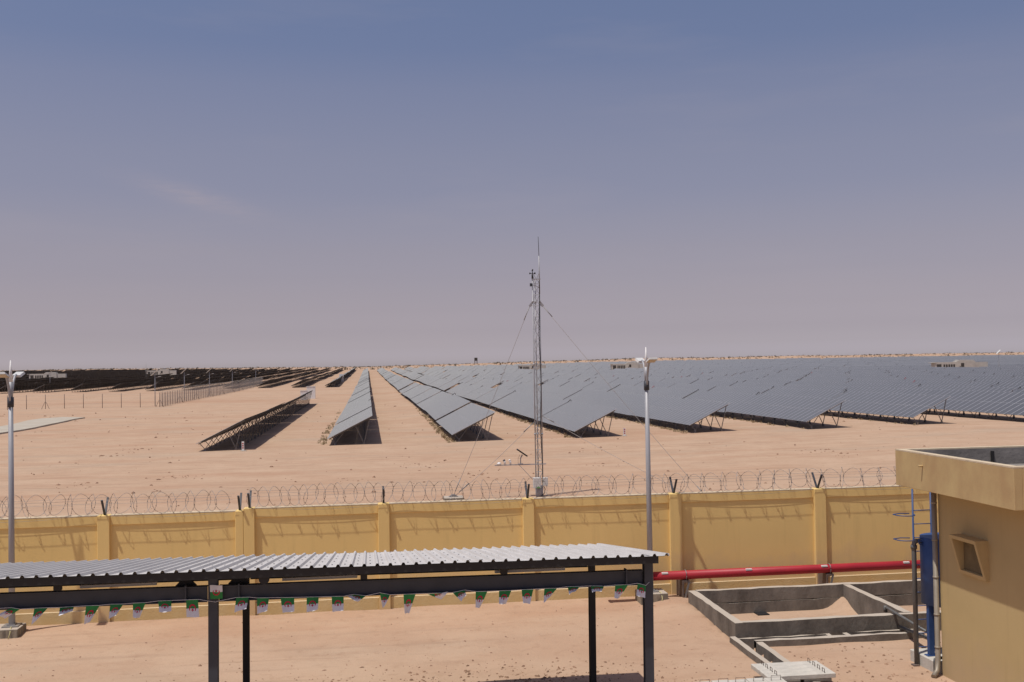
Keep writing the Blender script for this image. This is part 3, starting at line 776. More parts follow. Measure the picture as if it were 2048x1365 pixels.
# hooded window: the frame leans out further at the top
wx = 0.0; ya, yb_ = 19.47-B[1], 20.42-B[1]; z0, z1 = 2.37, 3.17
h = MB()
def hood(mb, ya, yb_, z0, z1, o_top, o_bot, th):
    sec_o = [(0.0,z0),(-o_bot,z0),(-o_top,z1),(0.0,z1)]
    # side cheeks
    for (a,b) in ((ya,ya+th),(yb_-th,yb_)):
        mb.prism(sec_o, a, b, 'y')
    mb.prism([(0,z0),(-o_bot,z0),(-o_bot-(o_top-o_bot)*th/(z1-z0),z0+th),(0,z0+th)], ya+th, yb_-th, 'y')
    mb.prism([(0,z1-th),(-o_top+(o_top-o_bot)*th/(z1-z0),z1-th),(-o_top,z1),(0,z1)], ya+th, yb_-th, 'y')
hood(h, ya, yb_, z0, z1, 0.29, 0.07, 0.075)
wnd = h.build('window_hood', M['bldg'], t)
MB().box(-0.012,-0.004,ya+0.085,yb_-0.085,z0+0.085,z1-0.085).build('pane', M['recess'], wnd)
dp = MB().tube([(-0.085,0.02,4.06),(-0.085,0.02,0.35),(-0.16,-0.06,0.12),(-0.3,-0.16,0.03)], 0.056, 14).build('downpipe', M['drain'], t)
for z in (3.7,2.9,2.1,1.3,0.6):
    MB().cyl((-0.085,0.02),0.064,z-0.02,z+0.02,14).build('pipe_collar', M['drain'], dp)
MB().tube([(-0.6,-0.55,4.56),(-0.74,-0.55,4.56)],0.022,8).build('roof_spout', M['yellow_b'], t)

# ------------------------------------------------------------------ blue vessel, ladder, pipes behind the building
t = thing('blue_tank', 'blue painted steel tank on legs half hidden behind the yellow building', 'tank', (12.70,21.98,0.25))
MB().tube([(0,0,1.12),(0,0,2.60)],[0.53,0.53],40).build('vessel', M['blue'], t)
for a in (180, 270, 0, 90):
    c, s_ = math.cos(R_(a+8)), math.sin(R_(a+8))
    lg = MB().box(0.44*c-0.06,0.44*c+0.06,0.46*s_-0.05,0.46*s_+0.05,0.0,1.15).build('leg', M['blue'], t)
    MB().box(0.46*c-0.10,0.46*c+0.10,0.46*s_-0.08,0.46*s_+0.08,0.0,0.02).build('foot_plate', M['blue'], lg)
o = thing('tank_plinth', 'low concrete plinth under the blue tank', 'plinth', (12.70,21.95,0))
bevel(MB().box(-0.62,0.9,-0.55,0.55,-0.2,0.25).build('plinth', M['slab'], o), 0.012)
t = thing('caged_ladder', 'blue steel ladder with safety hoops standing against the blue tank', 'ladder', (12.30,22.62,0.0))
for sx in (-0.0, 0.44):
    MB().tube([(sx,0.0,-0.05),(sx,0.0,3.84)],0.022,8).build('rail', M['blue'], t)
for k in range(11):
    MB().tube([(0.0,0.0,0.25+0.31*k),(0.44,0.0,0.25+0.31*k)],0.011,6).build('rung', M['blue'], t)
for z in (2.70,3.26):
    MB().tube([(0.0+0.0,0,z)]+[(0.02-0.22+0.22*math.cos(a),-0.22*math.sin(a),z) for a in [math.pi*k/10 for k in range(0,11)]]+[(-0.42,0.12,z),(-0.2,0.22,z),(0.0,0.16,z)],0.012,6).build('hoop', M['blue'], t)
t = thing('standpipe', 'dark grey standpipe with elbow rising beside the blue tank', 'pipe', (12.02,22.1,0))
MB().tube([(0,0,-0.1),(0,0,2.66),(0.015,0,2.72),(0.06,0.0,2.75),(0.12,0.0,2.75),(0.45,-0.02,2.75)],0.052,12).build('pipe', M['grey_pipe'], t)
MB().cyl((0,0),0.068,2.58,2.66,12).build('coupling', M['grey_pipe'], t)
v_ = MB(); v_.tube([(0.13,-0.04,2.75),(0.13,-0.12,2.75)],0.018,6); v_.tube([(0.13+0.08*math.cos(a),-0.12,2.75+0.08*math.sin(a)) for a in [math.tau*k/12 for k in range(13)]],0.012,6)
v_.build('valve_wheel', M['blue'], t)
MB().box(-0.11,0.02,-0.09,0.05,-0.05,0.03).build('base_collar', M['rust'], t)
t = thing('low_pipe', 'thin grey pipe bending down beside the tank plinth', 'pipe', (12.06,21.45,0))
MB().tube([(0.5,0.0,0.33),(0.06,-0.02,0.33),(0.01,-0.03,0.31),(0.0,-0.03,0.26),(0.0,-0.03,-0.05)],0.032,10).build('pipe', M['grey_pipe'], t)
t = thing('twin_pipe', 'pair of grey pipes running from the basin wall to the blue tank', 'pipe', (12.9,24.4,0))
MB().tube([(0.05,0.9,0.52),(0.05,0.75,0.52),(-0.25,-1.9,0.52)],0.035,10).build('pipe', M['grey_pipe'], t)
MB().tube([(0.12,0.35,0.16),(-0.12,-1.9,0.36)],0.045,10).build('pipe', M['grey_pipe'], t)
MB().cyl((0.05,0.9),0.05,0.40,0.56,10).build('elbow', M['grey_pipe'], t)

# ------------------------------------------------------------------ weather mast
MX, MY = 8.83, 54.5
t = thing('weather_mast', 'guyed lattice weather mast with lightning rod and sensor boom', 'mast', (MX,MY,gz(MX,MY)))
tri = [(-0.185,-0.1),(0.185,-0.1),(0.0,0.22)]
for (x,y) in tri:
    MB().tube([(x,y,0.55),(x,y,11.35)],0.028,8).build('leg', M['pole'], t)
MB().cyl((0,0),0.20,-0.2,0.56,14).build('pedestal', M['pole'], t)
br = MB(); zz = 0.7; st_ = 0.58; kf = 0
while zz < 11.2:
    for i in range(3):
        a, b = tri[i], tri[(i+1)%3]
        br.tube([(*a,zz),(*b,zz)],0.010,4,smooth=False)
        if kf % 2 == 0: br.tube([(*a,zz),(*b,zz+st_)],0.009,4,smooth=False)
        br.tube([(*b,zz),(*a,zz+st_)],0.009,4,smooth=False)
    zz += st_; kf += 1
br.build('lattice_bracing', M['pole'], t)
for z in (3.25,6.9,10.2):
    for (x,y) in tri: MB().cyl((x,y),0.055,z-0.05,z+0.05,8).build('flange', M['pole'], t)
for (x,y,d) in ((-0.185,-0.1,-1),(0.185,-0.1,1)):
    MB().prism([(x,10.25),(x+d*0.22,10.0),(x+d*0.16,9.9),(x,10.0)],y-0.02,y+0.02,'y').build('guy_bracket', M['pole'], t)
rod = MB().tube([(0.185,-0.1,10.6),(0.185,-0.1,12.6)],0.032,8).build('rod_tube', M['pole'], t)
MB().tube([(0.185,-0.1,12.58),(0.16,-0.1,13.62)],0.016,6).build('lightning_rod', M['char'], rod)
MB().box(-0.23,0.25,-0.14,-0.06,11.36,11.40).build('head_plate', M['pole'], t)
an = MB().tube([(-0.185,-0.1,11.4),(-0.185,-0.1,11.62)],0.045,8).build('anemometer', M['black'], t)
cu = MB()
for a in (20,140,260):
    c, s_ = math.cos(R_(a)), math.sin(R_(a))
    cu.tube([(-0.185,-0.1,11.66),(-0.185+0.14*c,-0.1+0.14*s_,11.68)],0.012,5)
    cu.tube([(-0.185+0.10*c,-0.1+0.14*s_,11.68),(-0.185+0.18*c,-0.1+0.14*s_,11.70)],[0.03,0.06],8)
cu.tube([(-0.185,-0.1,11.6),(-0.185,-0.1,11.85)],0.02,6)
cu.tube([(-0.19,-0.1,11.82),(-0.15,-0.1,11.90)],[0.05,0.03],6)
cu.build('anemometer_cups', M['black'], an)
MB().tube([(-0.30,-0.1,11.08),(-0.2,-0.1,11.08),(-0.05,-0.1,11.05),(0.17,-0.1,10.92)],0.018,6).build('side_arm', M['pole'], t)
MB().box(-0.32,-0.20,-0.16,-0.04,11.0,11.16).build('sensor', M['char'], t)
MB().tube([(0.16+0.03*math.sin(z*1.3)-0.02,-0.14,z) for z in np.linspace(0.6,11.3,40)],0.022,6).build('cable', M['cable'], t)
bo = MB().box(-2.35,0.36,-0.16,-0.11,1.66,1.71).build('sensor_boom', M['pole'], t)
MB().tube([(-1.05,-0.13,1.66),(-0.2,-0.13,0.72)],0.014,6).build('boom_brace', M['pole'], bo)
MB().tube([(-2.12,-0.13,1.71),(-2.12,-0.13,1.79),(-2.12,-0.13,1.84)],[0.11,0.11,0.04],12).build('dome_sensor', M['white'], bo)
for (x,mt) in ((-1.84,'char'),(-1.55,'white')):
    MB().tube([(x+0.03,-0.13,1.71),(x+0.03,-0.13,1.82),(x,-0.13,1.90)],[0.05,0.05,0.06],10).build('sensor_head', M['white'], bo)
    MB().tube([(x,-0.13,1.90),(x-0.03,-0.13,1.96)],[0.065,0.06],10).build('sensor_cap', M[mt], bo)
sp_ = MB(); sp_.box(-1.12,-0.86,-0.2,-0.06,1.71,1.74); sp_.tube([(-0.98,-0.13,1.74),(-0.98,-0.13,2.02),(-0.88,-0.13,2.2)],0.03,8); sp_.build('panel_stand', M['pole'], bo)
pn = MB().bar((-1.15,-0.13,2.48),(-0.64,-0.13,2.12),0.4,0.07).build('small_solar_panel', M['black'], bo)
MB().tube([(-1.02,-0.18,2.2),(-1.12,-0.18,2.0),(-1.12,-0.18,1.72)],0.009,5).build('sensor_cable', M['rust'], bo)
cb = bevel(MB().box(-0.36,0.04,-0.42,-0.16,0.46,1.0).build('control_box', M['boxgrey'], t), 0.015)
MB().prism([(-0.28,0.462),(0.02,0.462),(-0.10,0.56)],-0.426,-0.422,'y').build('label', M['greenlabel'], cb)
cb2 = bevel(MB().box(0.17,0.42,-0.30,-0.10,0.55,0.98).build('junction_box', M['boxgrey'], t), 0.012)
MB().tube([(0.2,-0.2,0.55),(0.28,-0.22,0.38),(0.22,-0.22,0.15),(0.1,-0.2,0.05)],0.02,6).build('conduit', M['cable'], cb2)
def guy(label, a, b, turn=True):
    o = thing('guy_wire', label, 'guy wire', b, 'guy wires of the weather mast')
    a = Vector(a)-Vector(b)
    pts = [a*(1-i/12) - Vector((0,0,0.10*math.sin(math.pi*i/12))) for i in range(13)]
    MB().tube(pts, 0.011, 5).build('cable', M['wire'], o)
    d = a.normalized()
    MB().tube([d*0.25, d*0.95],0.024,6).build('turnbuckle', M['galv'], o)
    MB().tube([a-d*0.8, a-d*0.05],0.024,6).build('turnbuckle', M['galv'], o)
    return o
gl = at_z(907,992,0.25); gr = at_z(1420,1003,0.25)
Mv = Vector((MX,MY,gz(MX,MY)))
guy('upper guy wire from the mast down to the left anchor block', Mv+Vector((-0.36,-0.1,9.95)), gl)
guy('lower guy wire from mid mast down to the left anchor block', Mv+Vector((-0.2,-0.1,3.9)), gl+Vector((0.1,0,0)))
guy('upper guy wire from the mast down to the right', Mv+Vector((0.36,-0.1,9.95)), gr)
guy('lower guy wire from mid mast down to the right', Mv+Vector((0.2,-0.1,4.2)), gr+Vector((-0.3,0,0)))
o = thing('anchor_block', 'low grey concrete anchor block left of the weather mast base', 'anchor block', (gl.x,gl.y,0))
bevel(MB().box(-0.5,0.5,-0.5,0.5,-0.2,0.2).build('block', M['block'], o), 0.02)
MB().prism([(-0.25,0.2),(0.25,0.2),(0.08,0.32),(-0.08,0.32)],-0.1,0.1,'y').build('anchor_plate', M['galv'], o)
o = thing('anchor_block', 'low concrete anchor block behind the wall right of the mast', 'anchor block', (gr.x,gr.y,0))
bevel(MB().box(-0.5,0.5,-0.5,0.5,-0.2,0.2).build('block', M['block'], o), 0.02)

# ------------------------------------------------------------------ solar field
MW, ML, PITCHX, NM = 1.13, 2.26, 11.2, 20
TILT = math.atan2(2.02, 4.08)
TL_ = MW*NM
LOWZ = 0.60
# one module, lying in the local slope frame: x up the slope, y along the row, z normal
mm = MB()
w2, l2, fr, th = 1.112, 2.248, 0.032, 0.035
mm.add([(0,0,0),(l2,0,0),(l2,w2,0),(0,w2,0)], [(3,2,1,0)], 2)
o_ = [(0,0,th),(l2,0,th),(l2,w2,th),(0,w2,th)]; fe = 0.012; i_ = [(fe,fr,th),(l2-fe,fr,th),(l2-fe,w2-fr,th),(fe,w2-fr,th)]
mm.add(o_+i_, [(0,1,5,4),(1,2,6,5),(2,3,7,6),(3,0,4,7)], 1)
mm.add([(p[0],p[1],th-0.002) for p in i_], [(0,1,2,3)], 0)
mm.add([(0,0,0),(l2,0,0),(l2,w2,0),(0,w2,0)]+o_, [(0,1,5,4),(2,3,7,6)], 1)
mm.add([(0,0,0),(l2,0,0),(l2,w2,0),(0,w2,0)]+o_, [(1,2,6,5),(3,0,4,7)], 2)
PM = [M['glass'], M['alu'], M['back']]
module_me = mm.mesh('solar_module', PM)
SLOPE = Matrix.Translation((0,0,LOWZ)) @ Matrix.Rotation(-TILT, 4, 'Y')
arr = MB()
for c in range(2):
    for k in range(NM):
        arr_v = [SLOPE @ Vector((p[0]+c*ML, p[1]+k*MW, p[2])) for p in mm.v]
        b0 = len(arr.v); arr.v += [tuple(p) for p in arr_v]
        arr.f += [tuple(b0+i for i in f) for f in mm.f]; arr.m += mm.m; arr.s += mm.s
array_me = arr.mesh('module_array', PM)
def frame_shape(mb, y, n=4):
    S_ = lambda s_, dz=-0.10: SLOPE @ Vector((s_, y, dz))
    mb.bar(S_(0.12), S_(4.38), 0.07, 0.09)
    f1, f2 = Vector((0.68,y,0.12)), Vector((3.25,y,0.12))
    mb.bar(f1, S_(0.25), 0.05, 0.05); mb.bar(f1, S_(1.62), 0.05, 0.05)
    mb.bar(f2, S_(2.75), 0.06, 0.06); mb.bar(f2, S_(4.18), 0.06, 0.06)
    for f in (f1, f2): mb.box(f.x-0.08,f.x+0.08,y-0.08,y+0.08,-0.35,0.16)
fm = MB(); frame_shape(fm, 0.0)
frame_me = fm.fix('support_frame', M['strut'])
FR_Y = [0.45+i*(TL_-0.9)/7 for i in range(8)]
fm = MB()
for y in FR_Y: frame_shape(fm, y)
frames_me = fm.fix('support_frames', M['strut'])
rl = MB()
for s_ in (0.5,1.75,2.75,4.0):
    rl.bar(SLOPE @ Vector((s_,0.02,-0.028)), SLOPE @ Vector((s_,TL_-0.03,-0.028)), 0.05, 0.05)
rails_me = rl.fix('purlin_rails', M['strut'])

cb_ = lambda m_: MB().tube([(-0.35,0.0,-0.20),(-0.12,0.02,-0.02),(0.0,0.05,0.12),(0.12,0.15,0.10),(0.2,0.3,-0.15)],0.035,5).fix('cable_end', m_)
cable_me, cable_me2 = cb_(M['cable']), cb_(M['red'])
tables = []      # (distance, x, y, z, rx, row label, index, left?)
STN = [(1915,350,11.0,'right'),(1255,520,10,'mid'),(1062,560,8,'far'),(93,560,9.5,'left'),(321,640,9.0,'leftfar')]
stations = []
for (u, d, hw, nm) in STN:
    p = at_y(u, 735, d)
    stations.append((p.x, d, hw))
def blocked(x, y):
    for (sx, sy, hw) in stations:
        if abs(x+2-sx) < hw+1.5 and y < sy+4 and y+TL_ > sy-3: return True
    return False
def run_row(x, y0, y1, lab, seed, vis=True):
    r = random.Random(seed); y = y0; i = 0
    while y + TL_ < y1:
        a = (x+2)/(y+TL_)
        if -0.42 < a < 0.72:
            if not blocked(x, y):
                za, zb = gz(x+2, y), gz(x+2, y+TL_)
                tables.append((math.hypot(x, y), x, y, za+r.uniform(-0.05,0.10), math.atan2(zb-za, TL_)+r.uniform(-0.002,0.002), lab, i))
            i += 1
        y += TL_ + r.choice((0.10,0.10,0.55,0.8,1.0))
        if i in (7,14,21,28): y += 6.0 if x > 3 or x < -20 else 1.5
for k in range(-2, 62):
    x = -3.65 + PITCHX*k
    if k >= 0:
        lab = 'row left of the central lane' if k == 0 else '%s row right of the lane' % ordn(k-1)
        run_row(x, 95.0 + (0.8 if k % 2 else 0) , 900, lab, 100+k)
run_row(-14.5, 92.0, 223, 'short detached row left of the lane', 50)
for k in range(0, 34):
    x = -14.5 - PITCHX*k
    run_row(x, (360 if k < 4 else 352 - 0.8*k), 985, '%s row of the far left field' % ordn(k), 300+k)
tables.sort(key=lambda q: q[0])
NEAR = 300
# the nearest tables are things of their own
for n_, (d, x, y, z, rx, lab, i) in enumerate(tables[:NEAR]):
    dark = x < -10
    lb = '%s solar table, %s from near end of %s' % ('dark' if dark else 'grey', ordn(i), lab)
    T = thing('solar_table', lb, 'solar panels', (x,y,z), 'solar panel tables in rows', (rx,0,0))
    if d < 112 or (d < 150 and x > -5):
        for c in range(2):
            for k in range(NM):
                o = link('solar_module', module_me, T); o.matrix_local = SLOPE @ Matrix.Translation((c*ML, k*MW, 0))
        for yy_ in FR_Y: link('support_frame', frame_me, T, (0,yy_,0))
    else:
        kind(link('module_array', array_me, T), 'stuff')
        kind(link('support_frames', frames_me, T), 'stuff')
    if d < 260: link('purlin_rails', rails_me, T)
    if d < 330 and n_ % 3 != 1 and x > -5: link('cable_end', cable_me2 if n_ % 8 == 0 else cable_me, T, (4.05,TL_+0.06,2.66))
# everything further off: one object
far = MB(); fuv = []
for (d, x, y, z, rx, lab, i) in tables[NEAR:]:
    Tm = Matrix.Translation((x,y,z)) @ Matrix.Rotation(rx,4,'X') @ SLOPE
    L2 = 2*ML
    c = [Tm @ Vector(p) for p in ((0,0,0.03),(L2,0,0.03),(L2,TL_,0.03),(0,TL_,0.03),(0,0,-0.02),(L2,0,-0.02),(L2,TL_,-0.02),(0,TL_,-0.02))]
    far.add(c, [(0,1,2,3)], 0); far.add(c, [(7,6,5,4)], 2)
    far.add(c, [(0,4,5,1),(1,5,6,2),(2,6,7,3),(3,7,4,0)], 1)
    for yy_ in (0.6, 6.0, 11.3, 16.6, 22.0):
        for (xa, xb, s_) in ((0.7,0.7,0.7),(3.25,3.8,4.1)):
            pa = Vector((x+xa, y+yy_, z-0.3+rx*yy_)); pb = Tm @ Vector((s_, yy_, -0.03))
            far.bar(pa, pb, 0.09, 0.09, 1)
me = far.mesh('solar_field', [M['glass_far'], M['strut'], M['back']])
uvl = me.uv_layers.new(name='UVMap')
UVQ = [(0,0),(0,2*ML),(TL_,2*ML),(TL_,0)]
for p in me.polygons:
    if p.material_index == 0:
        for k, li in enumerate(p.loop_indices): uvl.data[li].uv = UVQ[k]
f_ = kind(link('solar_field', me), 'stuff')
f_['label'] = 'distant rows of solar panel tables fading towards the horizon'; f_['category'] = 'solar panels'

# ------------------------------------------------------------------ inverter stations
for (sx, sy, hw), lb in zip(stations, ('large cream inverter station with dark louvres among the panels at right','cream inverter station behind the right street lamp','small inverter station just left of the weather mast','cream inverter station in the dark field at far left','cream inverter station far off beyond the fence')):
    z = gz(sx, sy)
    T = thing('inverter_station', lb, 'inverter station', (sx,sy,z), 'inverter stations in the solar field')
    w = hw
    T.location.z = z + 1.3
    MB().box(-w*0.98,w*1.02,-1.9,1.9,-2.0,-0.2).build('plinth', M['pad'], T)
    MB().box(-w*0.85,-w*0.08,-1.2,1.2,-0.2,3.0).build('container', M['station'], T)
    MB().box(-w*0.08,w*0.55,-1.4,1.4,-0.2,3.35).build('container', M['station'], T)
    MB().box(w*0.55,w,-1.1,1.1,-0.2,2.9).build('container', M['station'], T)
    MB().box(-w*0.02,w*0.50,-1.3,1.3,3.36,3.75).build('roof_unit', M['station'], T)
    MB().box(-w*0.95,-w*0.80,-1.4,1.4,2.75,2.95).build('canopy', M['station'], T)
    MB().box(-w*0.78,-w*0.62,-1.24,-1.203,0.0,2.3).build('door', M['dark'], T)
    for k in range(5):
        xx = -w*0.55+k*w*0.085
        MB().box(xx,xx+w*0.06,-1.24,-1.203,0.5,2.2).build('louvre', M['dark'], T)
    MB().box(w*0.05,w*0.16,-1.43,-1.403,1.2,2.6).build('window', M['dark'], T)
    MB().box(w*0.0,w*0.03,-1.43,-1.403,0.9,1.6).build('vent', M['dark'], T)

# ------------------------------------------------------------------ wire fence on the left with solar lamps and concrete pad
fn = at_z(328,816,0.15)
FX = -39.2; FN = 207.0
t = thing('wire_fence', 'thin post fence crossing the sand at left then running away', 'fence', (FX,FN,gz(FX,FN)))
g0 = gz(FX,FN)
post_me = MB().tube([(0,0,-0.3),(0,0,2.75)],0.055,6).fix('post', M['rust'])
arm_me = MB().tube([(0,0,2.75),(0.0,0,3.05)],0.035,5).fix('post_arm', M['rust'])
xs_ = [FX - 3.55*k for k in range(1, 14)]
brk = lambda dx, dy: MB().tube([(dx*0.2,dy*0.2,1.25),(dx,dy,-0.1)],0.04,5).tube([(-dx*0.2,-dy*0.2,1.25),(-dx,-dy,-0.1)],0.04,5).tube([(dx*0.2,dy*0.2,1.25),(-dx*0.2,-dy*0.2,1.25)],0.04,5)
brace_x = brk(0.75,0).fix('brace', M['rust'])
for k, x in enumerate(xs_):
    y = FN + 0.45*k
    link('post', post_me, t, (x-FX,y-FN,gz(x,y)-g0))
    if k == 5: link('brace', brace_x, t, (x-FX,y-FN,gz(x,y)-g0))
ypos = [FN + 2.7*k for k in range(0, 74)]
for k, y in enumerate(ypos):
    link('post', post_me, t, (0,y-FN,gz(FX,y)-g0))
    if k % 8 == 0: link('brace', brace_x, t, (0,y-FN,gz(FX,y)-g0))
for z in (0.15,0.9,1.7,2.5):
    MB().tube([(0,y-FN,gz(FX,y)-g0+z) for y in ypos],0.012,4,caps=False).build('line_wire', M['wire'], t)
    MB().tube([(0,0,z)]+[(x-FX,0.45*k,gz(x,FN+0.45*k)-g0+z) for k,x in enumerate(xs_)],0.008,4,caps=False).build('line_wire', M['wire'], t)
# fabric: thin upright and slanting wires
fb = MB()
y = FN
while y < ypos[-1]:
    z = gz(FX,y)-g0
    fb.bar((0,y-FN,z+0.05),(0,y-FN+0.25,z+2.5),0.016,0.016); y += 0.27
fb.build('wire_mesh', M['wire'], t)
coil = []
for i in range(80*3*10):
    th = i/10*math.tau; y = FN + i/10*1.02
    if y > ypos[-1]: break
    coil.append((0.33*math.cos(th), y-FN, gz(FX,y)-g0+2.95+0.30*math.sin(th)))
MB().tube(coil,0.012,3,caps=False).build('razor_coil', M['wire'], t)

def solar_lamp(label, x, y, h=6.3):
    T = thing('solar_lamp', label, 'solar lamp', (x,y,gz(x,y)), 'solar street lamps in the field')
    MB().tube([(0,0,-0.2),(0,0,h)],[0.09,0.06],8).build('pole', M['pole'], T)
    MB().bar((-0.75,0,h-0.35),(0.65,0,h+0.95),0.9,0.06).build('solar_panel', M['boxgrey'], T)
    MB().tube([(0,0,h-0.8),(0.9,-0.3,h-0.55)],0.035,6).build('arm', M['pole'], T)
    MB().box(0.7,1.2,-0.4,-0.2,h-0.58,h-0.5).build('lamp_head', M['boxgrey'], T)
for i, (dx, y) in enumerate(((1.0,212),(1.0,245),(1.0,283),(1.0,330),(1.0,398))):
    solar_lamp('solar street lamp beside the wire fence, %s from the near end' % ORD[i], FX-1.6*dx-0.2, y)
p = at_y(1998,735,330); solar_lamp('solar street lamp right of the large inverter station', p.x, 330, 7.4)
p = at_y(100,750,420); solar_lamp('solar street lamp in the dark field at far left', p.x, 420, 5.5)
p = at_y(292,745,520)
o = thing('thin_mast', 'thin pole rising above the dark panels at far left', 'mast', (p.x,520,gz(p.x,520)))
MB().tube([(0,0,-0.2),(0,0,9.5)],[0.12,0.06],6).build('pole', M['galv'], o)
o = thing('water_tower', 'small dark tower on the horizon left of the weather mast', 'tower', (0,0,0))
p = at_y(952,731,1150); o.location = (p.x,1150,gz(p.x,1150))
MB().box(-1.6,1.6,-1.6,1.6,3.6,7.0).build('tank', M['dark'], o)
lg = MB()
for sx in (-1.2,1.2):
    for sy in (-1.2,1.2): MB().box(sx-0.3,sx+0.3,sy-0.3,sy+0.3,-0.5,3.6).build('leg', M['rust'], o)

pts = [at_z(u, v, 0.2) for (u, v) in ((-140,890),(0,866),(28,862),(48,859),(70,855),(95,849.5),(118,845),(150,838),(170,835),(125,834.5),(84,837),(56,841),(28,848),(0,853),(-140,872))]
mb = MB(); mb.prism([(p.x,p.y) for p in pts], -0.3, 0.2, 'z')
o = mb.build('concrete_pad', M['pad'])
tag(o, 'dusty grey concrete pad lying on the sand at far left', 'concrete pad')
for i, (u, v, lb) in enumerate(((608,777,'left white cabinet behind the end of the short panel row'),(622,774,'right white cabinet behind the end of the short panel row'))):
    p = at_z(u, v, 0.4); y = 232+9*i; p = at_y(u, v, y)
    o = thing('cabinet', lb, 'cabinet', (p.x,y,gz(p.x,y)), 'white electrical cabinets')
    w = 0.75 if i == 0 else 0.95
    MB().box(-w,w,-0.5,0.5,-0.2,2.0+0.7*i).build('case', M['white'], o)
    MB().box(-w-0.06,w+0.06,-0.56,0.56,2.001+0.7*i,2.08+0.7*i).build('lid', M['boxgrey'], o)
    MB().box(-0.2,0.2,-0.52,-0.502,0.9,1.4).build('vent', M['boxgrey'], o)
p = at_y(683,760,455)
o = thing('cabinet', 'white cabinet beside the far row left of the lane', 'cabinet', (p.x,455,gz(p.x,455)), 'white electrical cabinets')
MB().box(-0.9,0.9,-0.5,0.5,-0.2,3.2).build('case', M['white'], o); MB().box(-0.2,0.2,-0.52,-0.502,1.6,2.4).build('vent', M['boxgrey'], o)
for (u, v, h, lb) in ((486,903,0.8,'white marker post with red stripes beside the short panel row'),(1249,876,0.75,'small white marker post beyond the row right of the mast')):
    p = at_z(u, v, 0.0)
    o = thing('marker_post', lb, 'marker post', (p.x,p.y,gz(p.x,p.y)), 'marker posts by the rows')
    MB().box(-0.10,0.10,-0.05,0.05,-0.1,h).build('post', M['white'], o)
    for k in range(3): MB().box(-0.06,0.06,-0.056,-0.0505,0.22+0.18*k,0.32+0.18*k).build('stripe', M['red'], o)
    MB().box(-0.2,0.25,-0.15,0.15,-0.1,0.05).build('foot', M['slab'], o)
# red cable ends hanging from the high edge of the tables
# ------------------------------------------------------------------ stones, dry tufts, far shrubs
def rock_mesh(spots, name, m):
    V, F = [], []
    base = [(1,0,0),(-1,0,0),(0,1,0),(0,-1,0),(0,0,1),(0,0,-0.6),(0.6,0.6,0.5),(-0.6,0.5,0.6)]
    tri_ = [(0,6,4),(6,2,4),(2,7,4),(7,1,4),(1,3,4),(3,0,4),(0,2,6),(2,1,7),(2,0,5),(1,2,5),(3,1,5),(0,3,5)]
    for (x, y, z, s_) in spots:
        a = random.uniform(0, 6.3); ca, sa = math.cos(a), math.sin(a)
        b0 = len(V); sx, sy, sz = s_*random.uniform(0.7,1.5), s_*random.uniform(0.6,1.0), s_*random.uniform(0.4,0.9)
        for (px, py, pz) in base:
            px *= sx*random.uniform(0.7,1.2); py *= sy*random.uniform(0.7,1.2)
            V.append((x+px*ca-py*sa, y+px*sa+py*ca, z+pz*sz*random.uniform(0.8,1.2)))
        F += [tuple(b0+i for i in f) for f in tri_]
    me = bpy.data.meshes.new(name); me.from_pydata(V, [], F); me.materials.append(m); me.update()
    return link(name, me)
spots = []
cl = [(random.uniform(-6,6), random.uniform(19.5,23.5), random.uniform(0.6,1.8)) for _ in range(26)]
for _ in range(2600):
    cx, cy, cr_ = random.choice(cl)
    x, y = random.gauss(cx, cr_*1.4), random.gauss(cy, cr_*0.5)
    if 18.5 < y < 28.5 and x < 8.3: spots.append((x, y, gz(x,y), random.choice((0.012,0.016,0.02,0.02,0.03,0.045))))
for _ in range(420):
    x, y = random.uniform(-11,8), random.uniform(19,29.3)
    spots.append((x, y, gz(x,y), random.choice((0.012,0.015,0.02,0.03))))
for _ in range(160):
    x, y = random.uniform(9.4,12.0), random.uniform(19.5,24.0)
    spots.append((x, y, gz(x,y), random.choice((0.015,0.02,0.03,0.04))))
for _ in range(700):
    y = random.uniform(33, 190); x = random.uniform(-0.38,0.62)*y
    spots.append((x, y, gz(x,y), random.choice((0.03,0.04,0.05,0.08,0.12))*(0.6+y/160)))
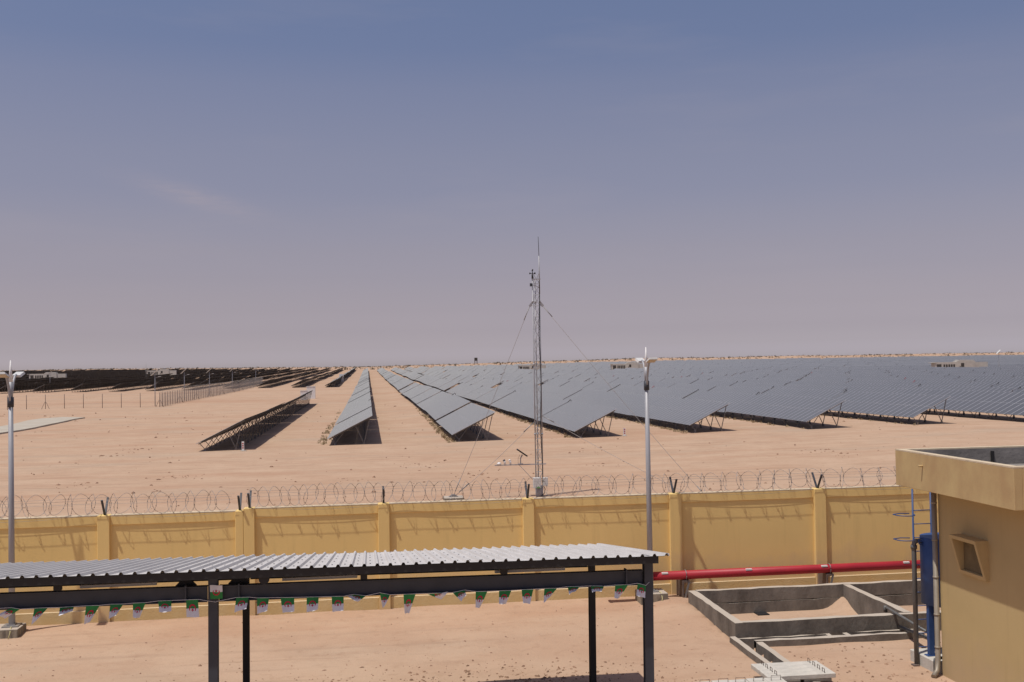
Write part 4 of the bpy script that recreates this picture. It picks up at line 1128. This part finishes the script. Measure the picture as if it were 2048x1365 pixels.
for (u, v) in ((330,952),(380,955),(300,985),(150,970),(245,905),(270,898),(210,912),(820,928),(840,926),(870,931),(1640,905),(1700,915),(280,838),(180,800),(950,950),(560,960),(1180,905),(1220,930),(700,960)):
    p = at_z(u, v, 0.05)
    for _ in range(random.randint(5,26)):
        x, y = random.gauss(p.x,0.9), random.gauss(p.y,1.1)
        spots.append((x, y, gz(x,y), random.choice((0.03,0.05,0.05,0.08,0.13))))
o = kind(rock_mesh(spots, 'scattered_stones', M['stone']), 'stuff')
def tufts(spots, name, m, blades=7):
    V, F = [], []
    for (x, y, z, s_) in spots:
        for _ in range(blades):
            a = random.uniform(0, 6.3); r = s_*random.uniform(0.2,1.0); h = s_*random.uniform(0.5,1.1)
            bx, by = x+random.gauss(0,s_*0.45), y+random.gauss(0,s_*0.45)
            b0 = len(V); w = s_*random.uniform(0.12,0.3)
            V += [(bx-w*math.sin(a),by+w*math.cos(a),z-0.05*s_),(bx+w*math.sin(a),by-w*math.cos(a),z-0.05*s_),(bx+r*math.cos(a)*0.5+w*0.5,by+r*math.sin(a)*0.5,z+h),(bx+r*math.cos(a)*0.5-w*0.6,by+r*math.sin(a)*0.5,z+h*0.8)]
            F += [(b0,b0+1,b0+2,b0+3)]
    me = bpy.data.meshes.new(name); me.from_pydata(V, [], F); me.materials.append(m); me.update()
    return kind(link(name, me), 'stuff')
sp2 = []
for _ in range(420):
    k = random.choice((0,1,1,1,2,2,3,3,4,5)); x = -3.65+PITCHX*k - random.uniform(0.0,0.7) + (0.3 if k else -0.3); y = 95+abs(random.gauss(0,30))
    sp2.append((x, y, gz(x,y), random.uniform(0.10,0.28)))
tufts(sp2, 'dry_grass', M['straw'], 8)
sp3 = []
for _ in range(5200):
    y = random.uniform(960, 1700); a = random.uniform(-0.40,0.70); x = a*y
    sp3.append((x, y, gz(x,y), random.uniform(0.35,1.3)*(1.0 if random.random() < 0.9 else 1.6)))
tufts(sp3, 'desert_shrubs', M['shrub'], 6)
print('tables', len(tables), 'far', len(tables)-NEAR)
